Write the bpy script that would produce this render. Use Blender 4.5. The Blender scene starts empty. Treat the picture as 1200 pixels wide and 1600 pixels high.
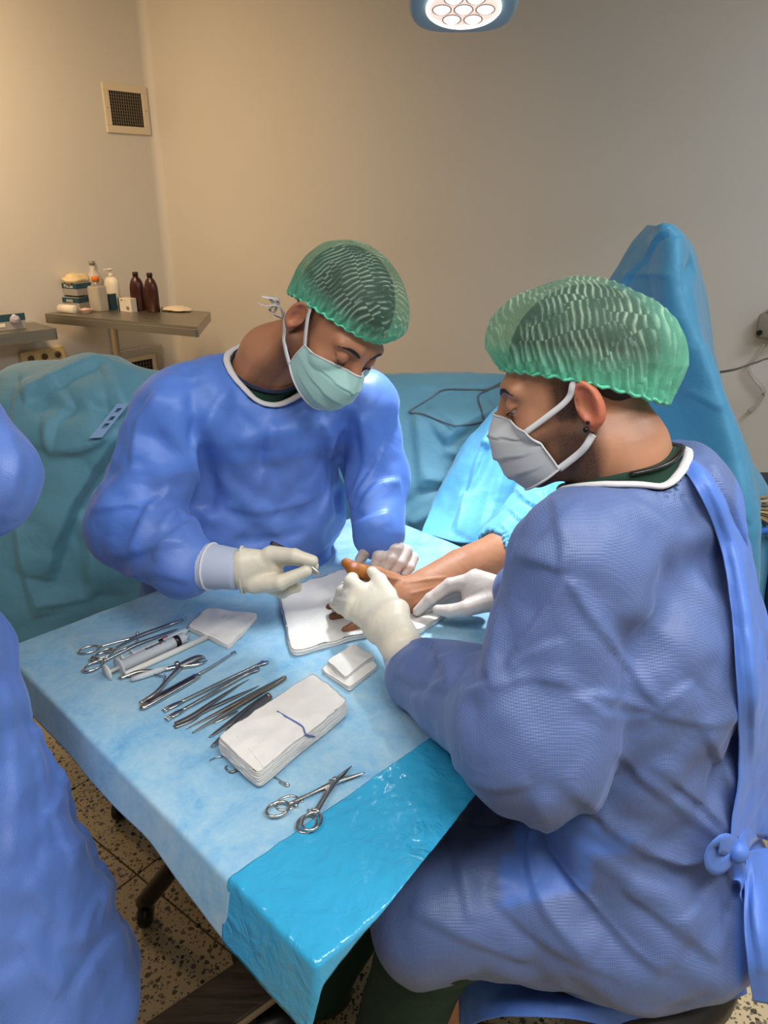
import bpy, bmesh, math, random
import numpy as np
from mathutils import Matrix, Vector, Euler
random.seed(7); np.random.seed(7)
SC = bpy.context.scene
COL = SC.collection
# ------------------------------------------------------------------ camera
CAM_H = 1.58; PITCH = math.radians(22.5); FPX = 1200.0
cd = bpy.data.cameras.new('camera'); cam = bpy.data.objects.new('camera', cd); COL.objects.link(cam)
cam.location = (0, 0, CAM_H); cam.rotation_euler = (math.radians(90) - PITCH, 0, 0)
cd.sensor_fit = 'VERTICAL'; cd.sensor_height = 36; cd.sensor_width = 27; cd.lens = 36 * FPX / 1600
cd.clip_start = .05; cd.clip_end = 50
SC.camera = cam
# ------------------------------------------------------------------ world, lights, exposure
w = bpy.data.worlds.new('world'); SC.world = w; w.use_nodes = True
w.node_tree.nodes['Background'].inputs[0].default_value = (.8, .86, 1, 1)
w.node_tree.nodes['Background'].inputs[1].default_value = .15
vs = SC.view_settings
vs.view_transform = 'Standard'; vs.look = 'None'; vs.gamma = 1; vs.use_curve_mapping = False; vs.exposure = 0.08

def area(name, loc, size, power, col, aim=None, sy=None):
    l = bpy.data.lights.new(name, 'AREA'); l.energy = power; l.color = col; l.size = size
    if sy: l.shape = 'RECTANGLE'; l.size_y = sy
    o = bpy.data.objects.new(name, l); COL.objects.link(o); o.location = loc
    if aim is not None:
        o.rotation_euler = (Vector(aim) - Vector(loc)).to_track_quat('-Z', 'Y').to_euler()
    return o
area('ceiling_panel_light', (.60, .0, 2.66), 1.1, 33, (.95, .97, 1), sy=.6)
area('ceiling_panel_light', (-.80, .2, 2.66), 1.1, 16, (1, .97, .94), sy=.6)
area('ceiling_panel_light', (1.5, 1.0, 2.66), .6, 22, (.88, .94, 1), sy=.6)
area('warm_ceiling_light', (-1.9, 3.0, 2.6), .45, 30, (1, .66, .35), aim=(-1.95, 4.4, .6)).data.spread = 2.7
LAMP = Vector((.172, 1.95, 1.950)); LAMP_AIM = Vector((.16, 1.63, .86))
def lamp_spot(loc, aim):
    l = bpy.data.lights.new('surgical_lamp_beam', 'SPOT'); l.energy = 92; l.color = (.86, .94, 1)
    l.spot_size = math.radians(56); l.spot_blend = .9; l.shadow_soft_size = .07
    o = bpy.data.objects.new('surgical_lamp_beam', l); COL.objects.link(o)
    d = (aim - loc).normalized(); o.location = loc + d * .03
    o.rotation_euler = d.to_track_quat('-Z', 'Y').to_euler()
lamp_spot(LAMP, LAMP_AIM)

# ------------------------------------------------------------------ helpers: space
_c, _s = math.cos(PITCH), math.sin(PITCH)
def _ray(u, v):
    a = (u - 600) / FPX; b = (800 - v) / FPX
    return a, _c + b * _s, -_s + b * _c
def px(u, v, Y):
    r = _ray(u, v); t = Y / r[1]
    return np.array((r[0] * t, Y, CAM_H + r[2] * t))
def pz(u, v, z):
    r = _ray(u, v); t = (z - CAM_H) / r[2]
    return np.array((r[0] * t, r[1] * t, z))
def project(V):
    y = V[:, 1]; z = V[:, 2] - CAM_H
    d = y * _c - z * _s
    return 600 + FPX * V[:, 0] / d, 800 - FPX * (y * _s + z * _c) / d, d
A3 = lambda *p: np.array(p, dtype=float)
def nrm(v):
    v = np.asarray(v, float); return v / (np.linalg.norm(v) + 1e-12)

# ------------------------------------------------------------------ helpers: materials
def lin(h):
    h = h.lstrip('#'); r = [int(h[i:i + 2], 16) / 255 for i in (0, 2, 4)]
    return tuple((x / 12.92 if x <= .04045 else ((x + .055) / 1.055) ** 2.4) for x in r) + (1,)
class NT:
    def __init__(s, name):
        s.m = bpy.data.materials.new(name); s.m.use_nodes = True; s.t = s.m.node_tree; s.n = s.t.nodes
        s.b = s.n['Principled BSDF']; s.out = s.n['Material Output']
    def add(s, typ, **kw):
        n = s.n.new(typ)
        for k, v in kw.items():
            if k.startswith('i_'):
                key = k[2:]; key = int(key) if key.isdigit() else key.replace('_', ' ')
                n.inputs[key].default_value = v
            else: setattr(n, k, v)
        return n
    def link(s, a, b): s.t.links.new(a, b)
    def set(s, **kw):
        for k, v in kw.items(): s.b.inputs[k.replace('_', ' ')].default_value = v
    def coord(s, out='Object'): return s.add('ShaderNodeTexCoord').outputs[out]
    def pos(s): return s.add('ShaderNodeNewGeometry').outputs['Position']
    def noise(s, co, scale, detail=3, rough=.5, dist=0):
        n = s.add('ShaderNodeTexNoise'); n.inputs['Scale'].default_value = scale; n.inputs['Detail'].default_value = detail
        n.inputs['Roughness'].default_value = rough; n.inputs['Distortion'].default_value = dist
        if co is not None: s.link(co, n.inputs['Vector'])
        return n.outputs['Fac']
    def ramp(s, fac, stops):
        r = s.add('ShaderNodeValToRGB'); e = r.color_ramp.elements
        while len(e) < len(stops): e.new(.5)
        for x, (p, c) in zip(e, stops): x.position = p; x.color = c if len(c) == 4 else tuple(c) + (1,)
        s.link(fac, r.inputs['Fac']); return r.outputs['Color']
    def mix(s, fac, a, b):
        m = s.add('ShaderNodeMix', data_type='RGBA')
        for i, x in ((0, fac), (6, a), (7, b)):
            if isinstance(x, (int, float, tuple)): m.inputs[i].default_value = x
            else: s.link(x, m.inputs[i])
        return m.outputs[2]
    def math(s, op, a, b=0.0):
        m = s.add('ShaderNodeMath', operation=op)
        for i, x in ((0, a), (1, b)):
            if isinstance(x, (int, float)): m.inputs[i].default_value = x
            else: s.link(x, m.inputs[i])
        return m.outputs[0]
    def bump(s, h, strength=.3, dist=.002):
        b = s.add('ShaderNodeBump'); b.inputs['Strength'].default_value = strength; b.inputs['Distance'].default_value = dist
        s.link(h, b.inputs['Height']); s.link(b.outputs['Normal'], s.b.inputs['Normal'])
    def attr(s, name): return s.add('ShaderNodeAttribute', attribute_name=name).outputs['Fac']
    def base(s, c): s.link(c, s.b.inputs['Base Color'])
def plain(name, col, rough=.5, metal=0, **kw):
    t = NT(name); t.set(Base_Color=lin(col) if isinstance(col, str) else col, Roughness=rough, Metallic=metal, **kw)
    n = t.noise(t.coord(), 60, 3)
    t.link(t.ramp(n, [(0, (max(rough - .06, .02),) * 3), (1, (min(rough + .06, 1),) * 3)]), t.b.inputs['Roughness'])
    return t.m

# ------------------------------------------------------------------ helpers: objects
def link_mesh(name, V, F, mat, parent=None, smooth=True, attrs=None, mats=None, mat_idx=None):
    me = bpy.data.meshes.new(name)
    V = np.asarray(V, dtype=np.float64)
    F = F if isinstance(F, list) else [tuple(int(i) for i in f) for f in F] if len(F) < 200 else F
    if isinstance(F, np.ndarray):
        n, k = F.shape
        me.vertices.add(len(V)); me.vertices.foreach_set('co', V.astype(np.float32).ravel())
        me.loops.add(n * k); me.loops.foreach_set('vertex_index', F.astype(np.int32).ravel())
        me.polygons.add(n); me.polygons.foreach_set('loop_start', np.arange(0, n * k, k, dtype=np.int32))
        me.update(calc_edges=True); me.validate()
    else:
        me.from_pydata([tuple(v) for v in V], [], F); me.update()
    for m in (mats or ([mat] if mat else [])): me.materials.append(m)
    if mat_idx is not None: me.polygons.foreach_set('material_index', np.asarray(mat_idx, dtype=np.int32))
    if smooth: me.polygons.foreach_set('use_smooth', np.ones(len(me.polygons), dtype=bool))
    for k, a in (attrs or {}).items():
        at = me.attributes.new(k, 'FLOAT', 'POINT'); at.data.foreach_set('value', np.asarray(a, dtype=np.float32))
    o = bpy.data.objects.new(name, me); COL.objects.link(o)
    if parent is not None: setparent(o, parent)
    return o
def world_of(o):
    return (world_of(o.parent) @ o.matrix_parent_inverse if o.parent else Matrix.Identity(4)) @ o.matrix_basis
def setparent(o, p):
    o.parent = p; o.matrix_parent_inverse = world_of(p).inverted()
def tag(o, label, cat, group=None, kind=None):
    o['label'] = label
    o['category'] = cat
    if group: o['group'] = group
    if kind: o['kind'] = kind
    return o
def thing(name, loc, label, cat, group=None):
    o = bpy.data.objects.new(name, None); COL.objects.link(o); o.location = tuple(float(x) for x in loc)
    o.empty_display_size = .05
    return tag(o, label, cat, group)
def join_parts(parts):
    Vs = []; Fs = []; n = 0
    for V, F in parts:
        V = np.asarray(V, float)
        Vs.append(V); Fs += [tuple(int(i) + n for i in f) for f in F]; n += len(V)
    return np.concatenate(Vs), Fs
def rotz(a):
    c, s = math.cos(a), math.sin(a); return np.array([[c, -s, 0], [s, c, 0], [0, 0, 1.]])
def box(cx, cy, cz, sx, sy, sz, bev=0.0, R=None, origin=None, seg=2):
    bm = bmesh.new(); bmesh.ops.create_cube(bm, size=1)
    for v in bm.verts: v.co = Vector((v.co.x * sx + cx, v.co.y * sy + cy, v.co.z * sz + cz))
    if bev > 0: bmesh.ops.bevel(bm, geom=bm.edges[:], offset=bev, segments=seg, profile=.5, affect='EDGES')
    bm.verts.index_update()
    V = np.array([v.co[:] for v in bm.verts]); F = [tuple(x.index for x in f.verts) for f in bm.faces]; bm.free()
    if R is not None: V = V @ np.asarray(R).T
    if origin is not None: V = V + np.asarray(origin)
    return V, F
def catmull(P, n):
    P = np.asarray(P, float); k = len(P)
    if k == 2: return np.linspace(P[0], P[1], n)
    E = np.vstack([2 * P[0] - P[1], P, 2 * P[-1] - P[-2]])
    t = np.linspace(0, k - 1, n); i = np.minimum(t.astype(int), k - 2); f = (t - i)[:, None]
    a, b, c, d = E[i], E[i + 1], E[i + 2], E[i + 3]
    return .5 * (2 * b + (c - a) * f + (2 * a - 5 * b + 4 * c - d) * f ** 2 + (3 * b - a - 3 * c + d) * f ** 3)
def tube(P, r, k=8, n=None, flat=1.0, up=(0, 0, 1), closed=False, sq=False):
    """swept tube; r radius or list; flat = thickness / width; widths lie across 'up'"""
    P = np.asarray(P, float); r = np.broadcast_to(np.asarray(r, float), (len(P),)).copy()
    if n:
        Q = catmull(np.c_[P, r], n); P, r = Q[:, :3], np.maximum(Q[:, 3], 1e-5)
    m = len(P)
    if closed: T = np.roll(P, -1, 0) - np.roll(P, 1, 0)
    else: T = np.gradient(P, axis=0)
    T /= np.linalg.norm(T, axis=1)[:, None] + 1e-12
    S = np.cross(T, np.asarray(up, float)); ln = np.linalg.norm(S, axis=1)
    S[ln < 1e-3] = (1, 0, 0); S /= np.linalg.norm(S, axis=1)[:, None]
    N = np.cross(S, T)
    a = np.arange(k) * 2 * math.pi / k + math.pi / k
    ca, sa = np.cos(a), np.sin(a)
    if sq: mx = np.maximum(abs(ca), abs(sa)) ** .8; ca, sa = ca / mx, sa / mx
    V = P[:, None] + r[:, None, None] * (ca[None, :, None] * S[:, None] + flat * sa[None, :, None] * N[:, None])
    V = V.reshape(-1, 3); F = []
    for i in range(m if closed else m - 1):
        j = (i + 1) % m
        for q in range(k):
            F.append((i * k + q, i * k + (q + 1) % k, j * k + (q + 1) % k, j * k + q))
    if not closed: F.append(tuple(range(k))[::-1]); F.append(tuple(range((m - 1) * k, m * k)))
    F = [f[::-1] for f in F]
    return V, F
def lathe(prof, k=24, origin=(0, 0, 0), R=None, sx=1, sy=1):
    prof = np.asarray(prof, float); m = len(prof); a = np.arange(k) * 2 * math.pi / k
    V = np.stack([np.outer(prof[:, 0], np.cos(a)) * sx, np.outer(prof[:, 0], np.sin(a)) * sy, np.repeat(prof[:, 1:2], k, 1)], -1).reshape(-1, 3)
    F = [(i * k + q, i * k + (q + 1) % k, (i + 1) * k + (q + 1) % k, (i + 1) * k + q) for i in range(m - 1) for q in range(k)]
    F.append(tuple(range(k))[::-1]); F.append(tuple(range((m - 1) * k, m * k)))
    if R is not None: V = V @ np.asarray(R).T
    return V + np.asarray(origin, float), F
def grid_faces(nu, nv, wrap=False):
    i = np.arange(nu - 1 if not wrap else nu)[:, None]; j = np.arange(nv - 1)[None]
    i2 = (i + 1) % nu
    return np.stack([(i * nv + j), (i2 * nv + j), (i2 * nv + j + 1), (i * nv + j + 1)], -1).reshape(-1, 4)
def vnormals(V, F):
    F = np.asarray(F); n = np.cross(V[F[:, 2]] - V[F[:, 0]], V[F[:, 3]] - V[F[:, 1]])
    N = np.zeros_like(V)
    for c in range(4):
        for k in range(3): N[:, k] += np.bincount(F[:, c], n[:, k], len(V))
    return N / (np.linalg.norm(N, axis=1)[:, None] + 1e-12)
def bez2(C, nu, nv):
    """grid of control points C[a][b] -> smooth surface nu x nv"""
    C = np.asarray(C, float)
    A = np.stack([catmull(C[:, j], nu) for j in range(C.shape[1])], 1)
    return np.stack([catmull(A[i], nv) for i in range(nu)], 0)
# ------------------------------------------------------------------ helpers: noise
_rs = np.random.RandomState(3); _PERM = _rs.permutation(256); _PERM = np.r_[_PERM, _PERM, _PERM]
_G = _rs.normal(size=(256, 3)); _G /= np.linalg.norm(_G, axis=1)[:, None]
def perlin(P):
    P = np.asarray(P, float); I = np.floor(P).astype(int); f = P - I; I &= 255
    u = f * f * f * (f * (f * 6 - 15) + 10); r = 0
    for dx in (0, 1):
        for dy in (0, 1):
            for dz in (0, 1):
                h = _PERM[_PERM[_PERM[I[:, 0] + dx] + I[:, 1] + dy] + I[:, 2] + dz]
                g = (_G[h] * (f - (dx, dy, dz))).sum(1)
                r = r + g * (u[:, 0] if dx else 1 - u[:, 0]) * (u[:, 1] if dy else 1 - u[:, 1]) * (u[:, 2] if dz else 1 - u[:, 2])
    return r
def ridged(P, oct=2):
    r = 0; a = 1.
    for o in range(oct):
        r = r + a * (1 - 2.2 * abs(perlin(P * 2 ** o + 13.7 * o))); a *= .5
    return r
# ------------------------------------------------------------------ helpers: signed distance bodies -> surface nets
def smin(a, b, k):
    h = np.clip(.5 + .5 * (b - a) / k, 0, 1); return b * (1 - h) + a * h - k * h * (1 - h)
def smax(a, b, k): return -smin(-a, -b, k)
def d_cone(P, a, b, r1, r2):
    a = np.asarray(a, float); b = np.asarray(b, float); ba = b - a; pa = P - a
    t = np.clip(pa @ ba / max(ba @ ba, 1e-12), 0, 1)
    q = pa - t[:, None] * ba
    return np.sqrt((q * q).sum(1)) - (r1 + (r2 - r1) * t)
def d_ell(P, c, r, R=None):
    q = P - np.asarray(c, float)
    if R is not None: q = q @ np.asarray(R)
    r = np.asarray(r, float); k0 = np.sqrt(((q / r) ** 2).sum(1)); k1 = np.sqrt(((q / r ** 2) ** 2).sum(1)) + 1e-9
    return k0 * (k0 - 1) / k1
def d_sph(P, c, r): return np.sqrt(((P - np.asarray(c, float)) ** 2).sum(1)) - r
def d_ecap(P, a, b, wa, da, wb, db, lat):
    """capsule with elliptic section: w along lat, d across it"""
    a = np.asarray(a, float); b = np.asarray(b, float); ax = b - a; L = np.linalg.norm(ax); ax = ax / L
    lat = np.asarray(lat, float); lat = nrm(lat - ax * (lat @ ax)); dp = np.cross(ax, lat)
    q = P - a; t = np.clip(q @ ax / L, 0, 1); w = wa + (wb - wa) * t; d = da + (db - da) * t
    q = q - (t * L)[:, None] * ax
    l = q @ lat; e = q @ dp; h = q @ ax
    m = np.minimum(w, d)
    return (np.sqrt((l / w) ** 2 + (e / d) ** 2 + (h / m) ** 2) - 1) * m
def d_chain(P, pts, rad, k=.01):
    d = None
    for i in range(len(pts) - 1):
        e = d_cone(P, pts[i], pts[i + 1], rad[i], rad[i + 1]); d = e if d is None else smin(d, e, k)
    return d
def sdf_mesh(fn, lo, hi, h, bs=8, margin=1.6):
    lo = np.asarray(lo, float); n = np.ceil((np.asarray(hi, float) - lo) / h / bs).astype(int); N = n * bs + 1
    B = np.stack(np.meshgrid(*[np.arange(k) for k in n], indexing='ij'), -1).reshape(-1, 3)
    ctr = lo + (B * bs + bs / 2) * h
    dc = fn(ctr); half = bs * h * math.sqrt(3) / 2
    V = np.repeat(np.repeat(np.repeat(dc.reshape(n), bs, 0), bs, 1), bs, 2)
    V = np.pad(V, ((0, 1),) * 3, mode='edge').astype(np.float32)
    act = np.nonzero(abs(dc) < half * margin)[0]
    off = np.stack(np.meshgrid(*[np.arange(bs + 1)] * 3, indexing='ij'), -1).reshape(-1, 3)
    for s in range(0, len(act), 400):
        ids = (B[act[s:s + 400]][:, None] * bs + off[None]).reshape(-1, 3)
        V[ids[:, 0], ids[:, 1], ids[:, 2]] = fn(lo + ids * h)
    ins = V < 0; cells = []; pts = []; quads = []
    Nc = np.array(V.shape)
    st = (Nc[1] * Nc[2], Nc[2], 1)
    for ax in range(3):
        sl0 = [slice(None)] * 3; sl1 = [slice(None)] * 3; sl0[ax] = slice(0, -1); sl1[ax] = slice(1, None)
        a = ins[tuple(sl0)]; b = ins[tuple(sl1)]
        I = np.argwhere(a != b)
        o1, o2 = [(1, 2), (2, 0), (0, 1)][ax]
        I = I[(I[:, o1] > 0) & (I[:, o2] > 0) & (I[:, o1] < Nc[o1] - 1) & (I[:, o2] < Nc[o2] - 1)]
        if len(I) == 0: continue
        J = I.copy(); J[:, ax] += 1
        v0 = V[I[:, 0], I[:, 1], I[:, 2]]; v1 = V[J[:, 0], J[:, 1], J[:, 2]]
        p = I.astype(float); p[:, ax] += v0 / (v0 - v1)
        base = I @ np.array(st)
        q = np.stack([base - st[o1] - st[o2], base - st[o2], base, base - st[o1]], 1)
        flip = v0 >= 0
        q[flip] = q[flip][:, ::-1]
        quads.append(q)
        for c in range(4): cells.append(q[:, c]); pts.append(p if not c or True else p)
    # flipping only reorders the same four cells, so every edge point is added once to each of its cells
    cells = np.concatenate(cells); pts = np.concatenate(pts); quads = np.concatenate(quads)
    uq, inv = np.unique(cells, return_inverse=True); cnt = np.bincount(inv)
    P = np.stack([np.bincount(inv, pts[:, k]) / cnt for k in range(3)], 1)
    F = np.searchsorted(uq, quads)
    return lo + P * h, F
def smooth_mesh(V, F, it=2, lam=.5):
    F = np.asarray(F); a = np.r_[F[:, 0], F[:, 1], F[:, 2], F[:, 3]]; b = np.r_[F[:, 1], F[:, 2], F[:, 3], F[:, 0]]
    i = np.r_[a, b]; j = np.r_[b, a]; cnt = np.bincount(i, minlength=len(V))[:, None]
    for _ in range(it):
        S = np.stack([np.bincount(i, V[j, k], len(V)) for k in range(3)], 1)
        V = V + lam * (S / np.maximum(cnt, 1) - V)
    return V
def strokes(V, F, lst, N=None):
    """sculpt creases: each (pixel polyline, width m, height m[, kind]) is dropped onto the surface seen there
    and raises (or sinks) the cloth along its normal; kind 'f' = fold with one sharp side"""
    if N is None: N = vnormals(V, F)
    u, v, d = project(V)
    C = np.array((0, 0, CAM_H)); vis = ((C - V) * N).sum(1) > 0
    disp = np.zeros(len(V))
    for st in lst:
        pts, wid, amp = st[:3]; kind = st[3] if len(st) > 3 else 'r'
        pp = catmull(np.asarray(pts, float), max(2, 4 * (len(pts) - 1) + 1)) if len(pts) > 2 else np.linspace(pts[0], pts[1], 5)
        P3 = []
        for (a, b) in pp:
            q = (u - a) ** 2 + (v - b) ** 2; q = np.where(vis, q, 1e9)
            m = np.nonzero(q < 9 ** 2)[0]
            if len(m) == 0: m = np.array([q.argmin()])
            m = m[d[m] < d[m].min() + .03]; w_ = np.exp(-q[m] / 18) + 1e-6; P3.append((V[m] * w_[:, None]).sum(0) / w_.sum())
        P3 = np.array(P3)
        P3[1:-1] = P3[1:-1] * .5 + (P3[:-2] + P3[2:]) * .25
        lo = P3.min(0) - 3.2 * wid; hi = P3.max(0) + 3.2 * wid
        ids = np.nonzero(((V > lo) & (V < hi)).all(1))[0]
        if len(ids) == 0: continue
        X = V[ids]; best = np.full(len(ids), 1e9); tt = np.zeros(len(ids)); side = np.zeros(len(ids))
        for i in range(len(P3) - 1):
            a, b = P3[i], P3[i + 1]; ba = b - a; L = ba @ ba + 1e-12
            t = np.clip((X - a) @ ba / L, 0, 1); dd = np.linalg.norm(X - a - t[:, None] * ba, axis=1)
            m = dd < best; best[m] = dd[m]; tt[m] = (i + t[m]) / (len(P3) - 1)
            e = pp[i + 1] - pp[i]; cr = (u[ids] - pp[i][0]) * e[1] - (v[ids] - pp[i][1]) * e[0]
            side[m] = np.sign(cr[m])
        taper = np.clip(1 - (2 * tt - 1) ** 4, 0, 1) ** .5
        if kind == 'f':   # sharp on the right-hand side of the stroke direction
            g = np.where(side > 0, np.clip(1 - best / (2.6 * wid), 0, 1), np.clip(1 - best / (.55 * wid), 0, 1))
        elif kind == 'v': g = np.clip(1 - best / (1.6 * wid), 0, 1)
        else: g = np.exp(-(best / wid) ** 2)
        disp[ids] += amp * taper * g
    return V + N * disp[:, None]
def drop(objs, pts, off=0.0):
    """nearest surface points of mesh objects seen at the given pixels, lifted by off; a third number gives the distance Y of a hidden point"""
    Vs = []
    for o in objs:
        a = np.empty(len(o.data.vertices) * 3, dtype=np.float32); o.data.vertices.foreach_get('co', a); Vs.append(a.reshape(-1, 3).astype(float))
    V = np.concatenate(Vs); u, v, d = project(V); R = []
    for q in pts:
        if len(q) == 3: R.append(px(*q)); continue
        m = np.nonzero((u - q[0]) ** 2 + (v - q[1]) ** 2 < 49)[0]
        if len(m) == 0: m = np.array([((u - q[0]) ** 2 + (v - q[1]) ** 2).argmin()])
        p = V[m[d[m].argmin()]]; e = A3(0, 0, CAM_H) - p; R.append(p + e / np.linalg.norm(e) * off)
    return np.array(R)
def crumple_lines(P, lam, seed, n=7):
    """straight sharp creases: triangle waves in random directions, each present only in patches"""
    rs = np.random.RandomState(seed); d = 0
    for i in range(n):
        nd = nrm(rs.normal(size=3)); l = lam * rs.uniform(.7, 1.5); x = P @ nd / l + rs.rand() + .25 * perlin(P * 4 + i * 11 + seed)
        d = d + (abs(2 * (x - np.floor(x)) - 1) - .5) * np.clip(perlin(P * 3.2 + i * 7.3 + seed) * 3.2, 0, 1)
    return d
def cloth_relief(V, F, big=(0, 8), fine=(0, 30), seed=0, stretch=(1, 1, 1), cr=(0, .1)):
    N = vnormals(V, F); s = np.array(stretch); o = seed * 17.3
    d = 0
    if big[0]: d = d + big[0] * ridged(V * s * big[1] + o + .35 * np.stack([perlin(V * 5 + o), perlin(V * 5 + o + 9), perlin(V * 5 + o + 21)], 1) * 2)
    if fine[0]: d = d + fine[0] * ridged(V * s * fine[1] + o + 5)
    if cr[0]: d = d + cr[0] * crumple_lines(V, cr[1], seed + 5)
    return V + N * np.asarray(d)[:, None]
# ================================================================== MATERIALS OF THE PLACE
def m_wall():
    t = NT('wall_paint'); co = t.pos()
    n = t.noise(co, 1.3, 3); f = t.noise(co, 180, 2)
    t.base(t.mix(n, lin('#d5d3cd'), lin('#cecbc4'))); t.set(Roughness=.62); t.bump(f, .08, .001); return t.m
M_WALL = m_wall()
def m_terrazzo():
    t = NT('terrazzo'); co = t.pos()
    def chips(scale, thr, soft=.03):
        v = t.add('ShaderNodeTexVoronoi', feature='F1'); v.inputs['Scale'].default_value = scale
        wv = t.add('ShaderNodeVectorMath', operation='ADD'); nz = t.add('ShaderNodeTexNoise'); nz.inputs['Scale'].default_value = scale * 1.6
        sc = t.add('ShaderNodeVectorMath', operation='SCALE'); sc.inputs['Scale'].default_value = .5 / scale
        t.link(co, nz.inputs['Vector']); t.link(nz.outputs['Color'], sc.inputs[0]); t.link(co, wv.inputs[0]); t.link(sc.outputs[0], wv.inputs[1])
        t.link(wv.outputs[0], v.inputs['Vector'])
        sep = t.add('ShaderNodeSeparateColor'); t.link(v.outputs['Color'], sep.inputs[0])
        rad = t.math('MULTIPLY', sep.outputs[0], thr)
        return t.math('LESS_THAN', v.outputs['Distance'], rad), sep.outputs[1]
    a, ca = chips(72, .5); b, cb = chips(130, .48)
    base = t.mix(t.noise(co, 9, 4), lin('#cdb68e'), lin('#bca57e'))
    c1 = t.ramp(ca, [(0, lin('#2a241c')), (.5, lin('#54473a')), (.8, lin('#7d6c55')), (1, lin('#3a322a'))])
    c2 = t.ramp(cb, [(0, lin('#3b3229')), (1, lin('#8f7c62'))])
    t.base(t.mix(a, t.mix(b, base, c2), c1)); t.set(Roughness=.38); return t.m
M_TERR = m_terrazzo()
M_GROUT = plain('grout', '#7a6950', .8)
def m_steel(name, col='#b9b6b0', rough=.28, brushed=0):
    t = NT(name); t.set(Base_Color=lin(col), Metallic=1, Roughness=rough)
    n = t.noise(t.coord(), 40 if not brushed else brushed, 4)
    t.link(t.ramp(n, [(0, (rough * .7,) * 3), (1, (rough * 1.4,) * 3)]), t.b.inputs['Roughness']); return t.m
M_STEEL = m_steel('stainless_steel', '#c2c0ba', .22)
M_TABLESTEEL = m_steel('brushed_steel_top', '#a9a59c', .38)
M_INSTR = m_steel('instrument_steel', '#c9c6c0', .2)
M_INSTRD = m_steel('matt_instrument_steel', '#8d8c8a', .42)
M_INSTRG = m_steel('warm_satin_instrument_steel', '#a89a86', .3)
M_BLACK = plain('black_plastic', '#14130f', .3)
M_BLACKSEAT = plain('dark_brown_vinyl', '#1d1712', .45)
M_VENTW = plain('cream_vent_metal', '#d9cdb5', .5)
M_DARK = plain('dark_void', '#0b0a09', .9)
M_WHITEP = plain('white_plastic', '#e3ded2', .4)
M_CREAMP = plain('yellowed_cream_plastic', '#cdb888', .45)
M_GREYM = plain('grey_painted_metal', '#8f8d88', .4, .4)
def m_cloth(name, c1, c2, rough=.75, weave=900, wb=.12, sheen=.25, trans=.0, scale=6):
    t = NT(name); co = t.coord()
    t.base(t.mix(t.noise(co, scale, 4, .6), lin(c1), lin(c2)))
    t.set(Roughness=rough, Sheen_Weight=sheen, Sheen_Roughness=.5)
    t.bump(t.noise(co, weave, 2), wb, .0006)
    return t.m
# ================================================================== THE ROOM
AW = math.radians(38)
CORNER = A3(-1.35, 5.05, 0); DL = A3(-math.sin(AW), -math.cos(AW), 0); DB = A3(math.cos(AW), -math.sin(AW), 0)
NL = A3(math.cos(AW), -math.sin(AW), 0)      # into the room, off the left wall
NB = A3(-math.sin(AW), -math.cos(AW), 0)     # into the room, off the back wall
RL, RB, RH = 6.2, 5.9, 2.7
def struct(name, V, F, mat, parent=None, smooth=False):
    o = link_mesh(name, V, F, mat, parent, smooth)
    if parent is None: o['kind'] = 'structure'
    return o
def slab(name, p0, d, L, n, mat, th=.1):
    """wall with its inner face from p0 along d, inside on side n"""
    pts = [p0, p0 + d * L, p0 + d * L - n * th, p0 - n * th]
    V = [tuple(p) for p in pts] + [tuple(p + A3(0, 0, RH)) for p in pts]
    F = [(0, 1, 5, 4), (1, 2, 6, 5), (2, 3, 7, 6), (3, 0, 4, 7), (4, 5, 6, 7), (3, 2, 1, 0)]
    return struct(name, V, F, mat)
FR = .05   # rounded corner between left and back wall
slab('wall_left', CORNER + DL * FR, DL, RL - FR, NL, M_WALL)
slab('wall_right', CORNER + DB * RB, DL, RL, -NL, M_WALL)
slab('wall_front', CORNER + DL * RL, DB, RB, -NB, M_WALL)
# back wall carries the rounded inner corner
prof = [CORNER + DB * RB] + [CORNER + DB * FR + DL * FR - FR * (NL * 0 + DL * math.cos(a) + DB * math.sin(a)) for a in np.linspace(0, math.pi / 2, 9)]
prof = [prof[0]] + [CORNER + (DB + DL) * FR - FR * (DL * math.cos(a) + DB * math.sin(a)) for a in np.linspace(0, math.pi / 2, 9)]
prof += [CORNER + DL * FR - NL * .1, CORNER - NL * .1 - NB * .1, CORNER + DB * RB - NB * .1]
k = len(prof)
V = [tuple(p) for p in prof] + [tuple(p + A3(0, 0, RH)) for p in prof]
F = [(i, (i + 1) % k, (i + 1) % k + k, i + k) for i in range(k)] + [tuple(range(k))[::-1], tuple(range(k, 2 * k))]
o = struct('wall_back', V, F, M_WALL)
RM = np.stack([DB, -DL, A3(0, 0, 1)], 1)     # room axes: x along the back wall, y towards it
def R_(x, y, z=0): return CORNER + DB * x + DL * y + A3(0, 0, z)
V, F = box(RB / 2, -RL / 2, RH + .05, RB + .2, RL + .2, .1, R=RM, origin=CORNER); struct('ceiling', V, F, M_WALL)
V, F = box(RB / 2, -RL / 2, -.056, RB + .2, RL + .2, .1, R=RM, origin=CORNER); floor = struct('floor', V, F, M_GROUT)
TS = .4; first = None
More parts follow.
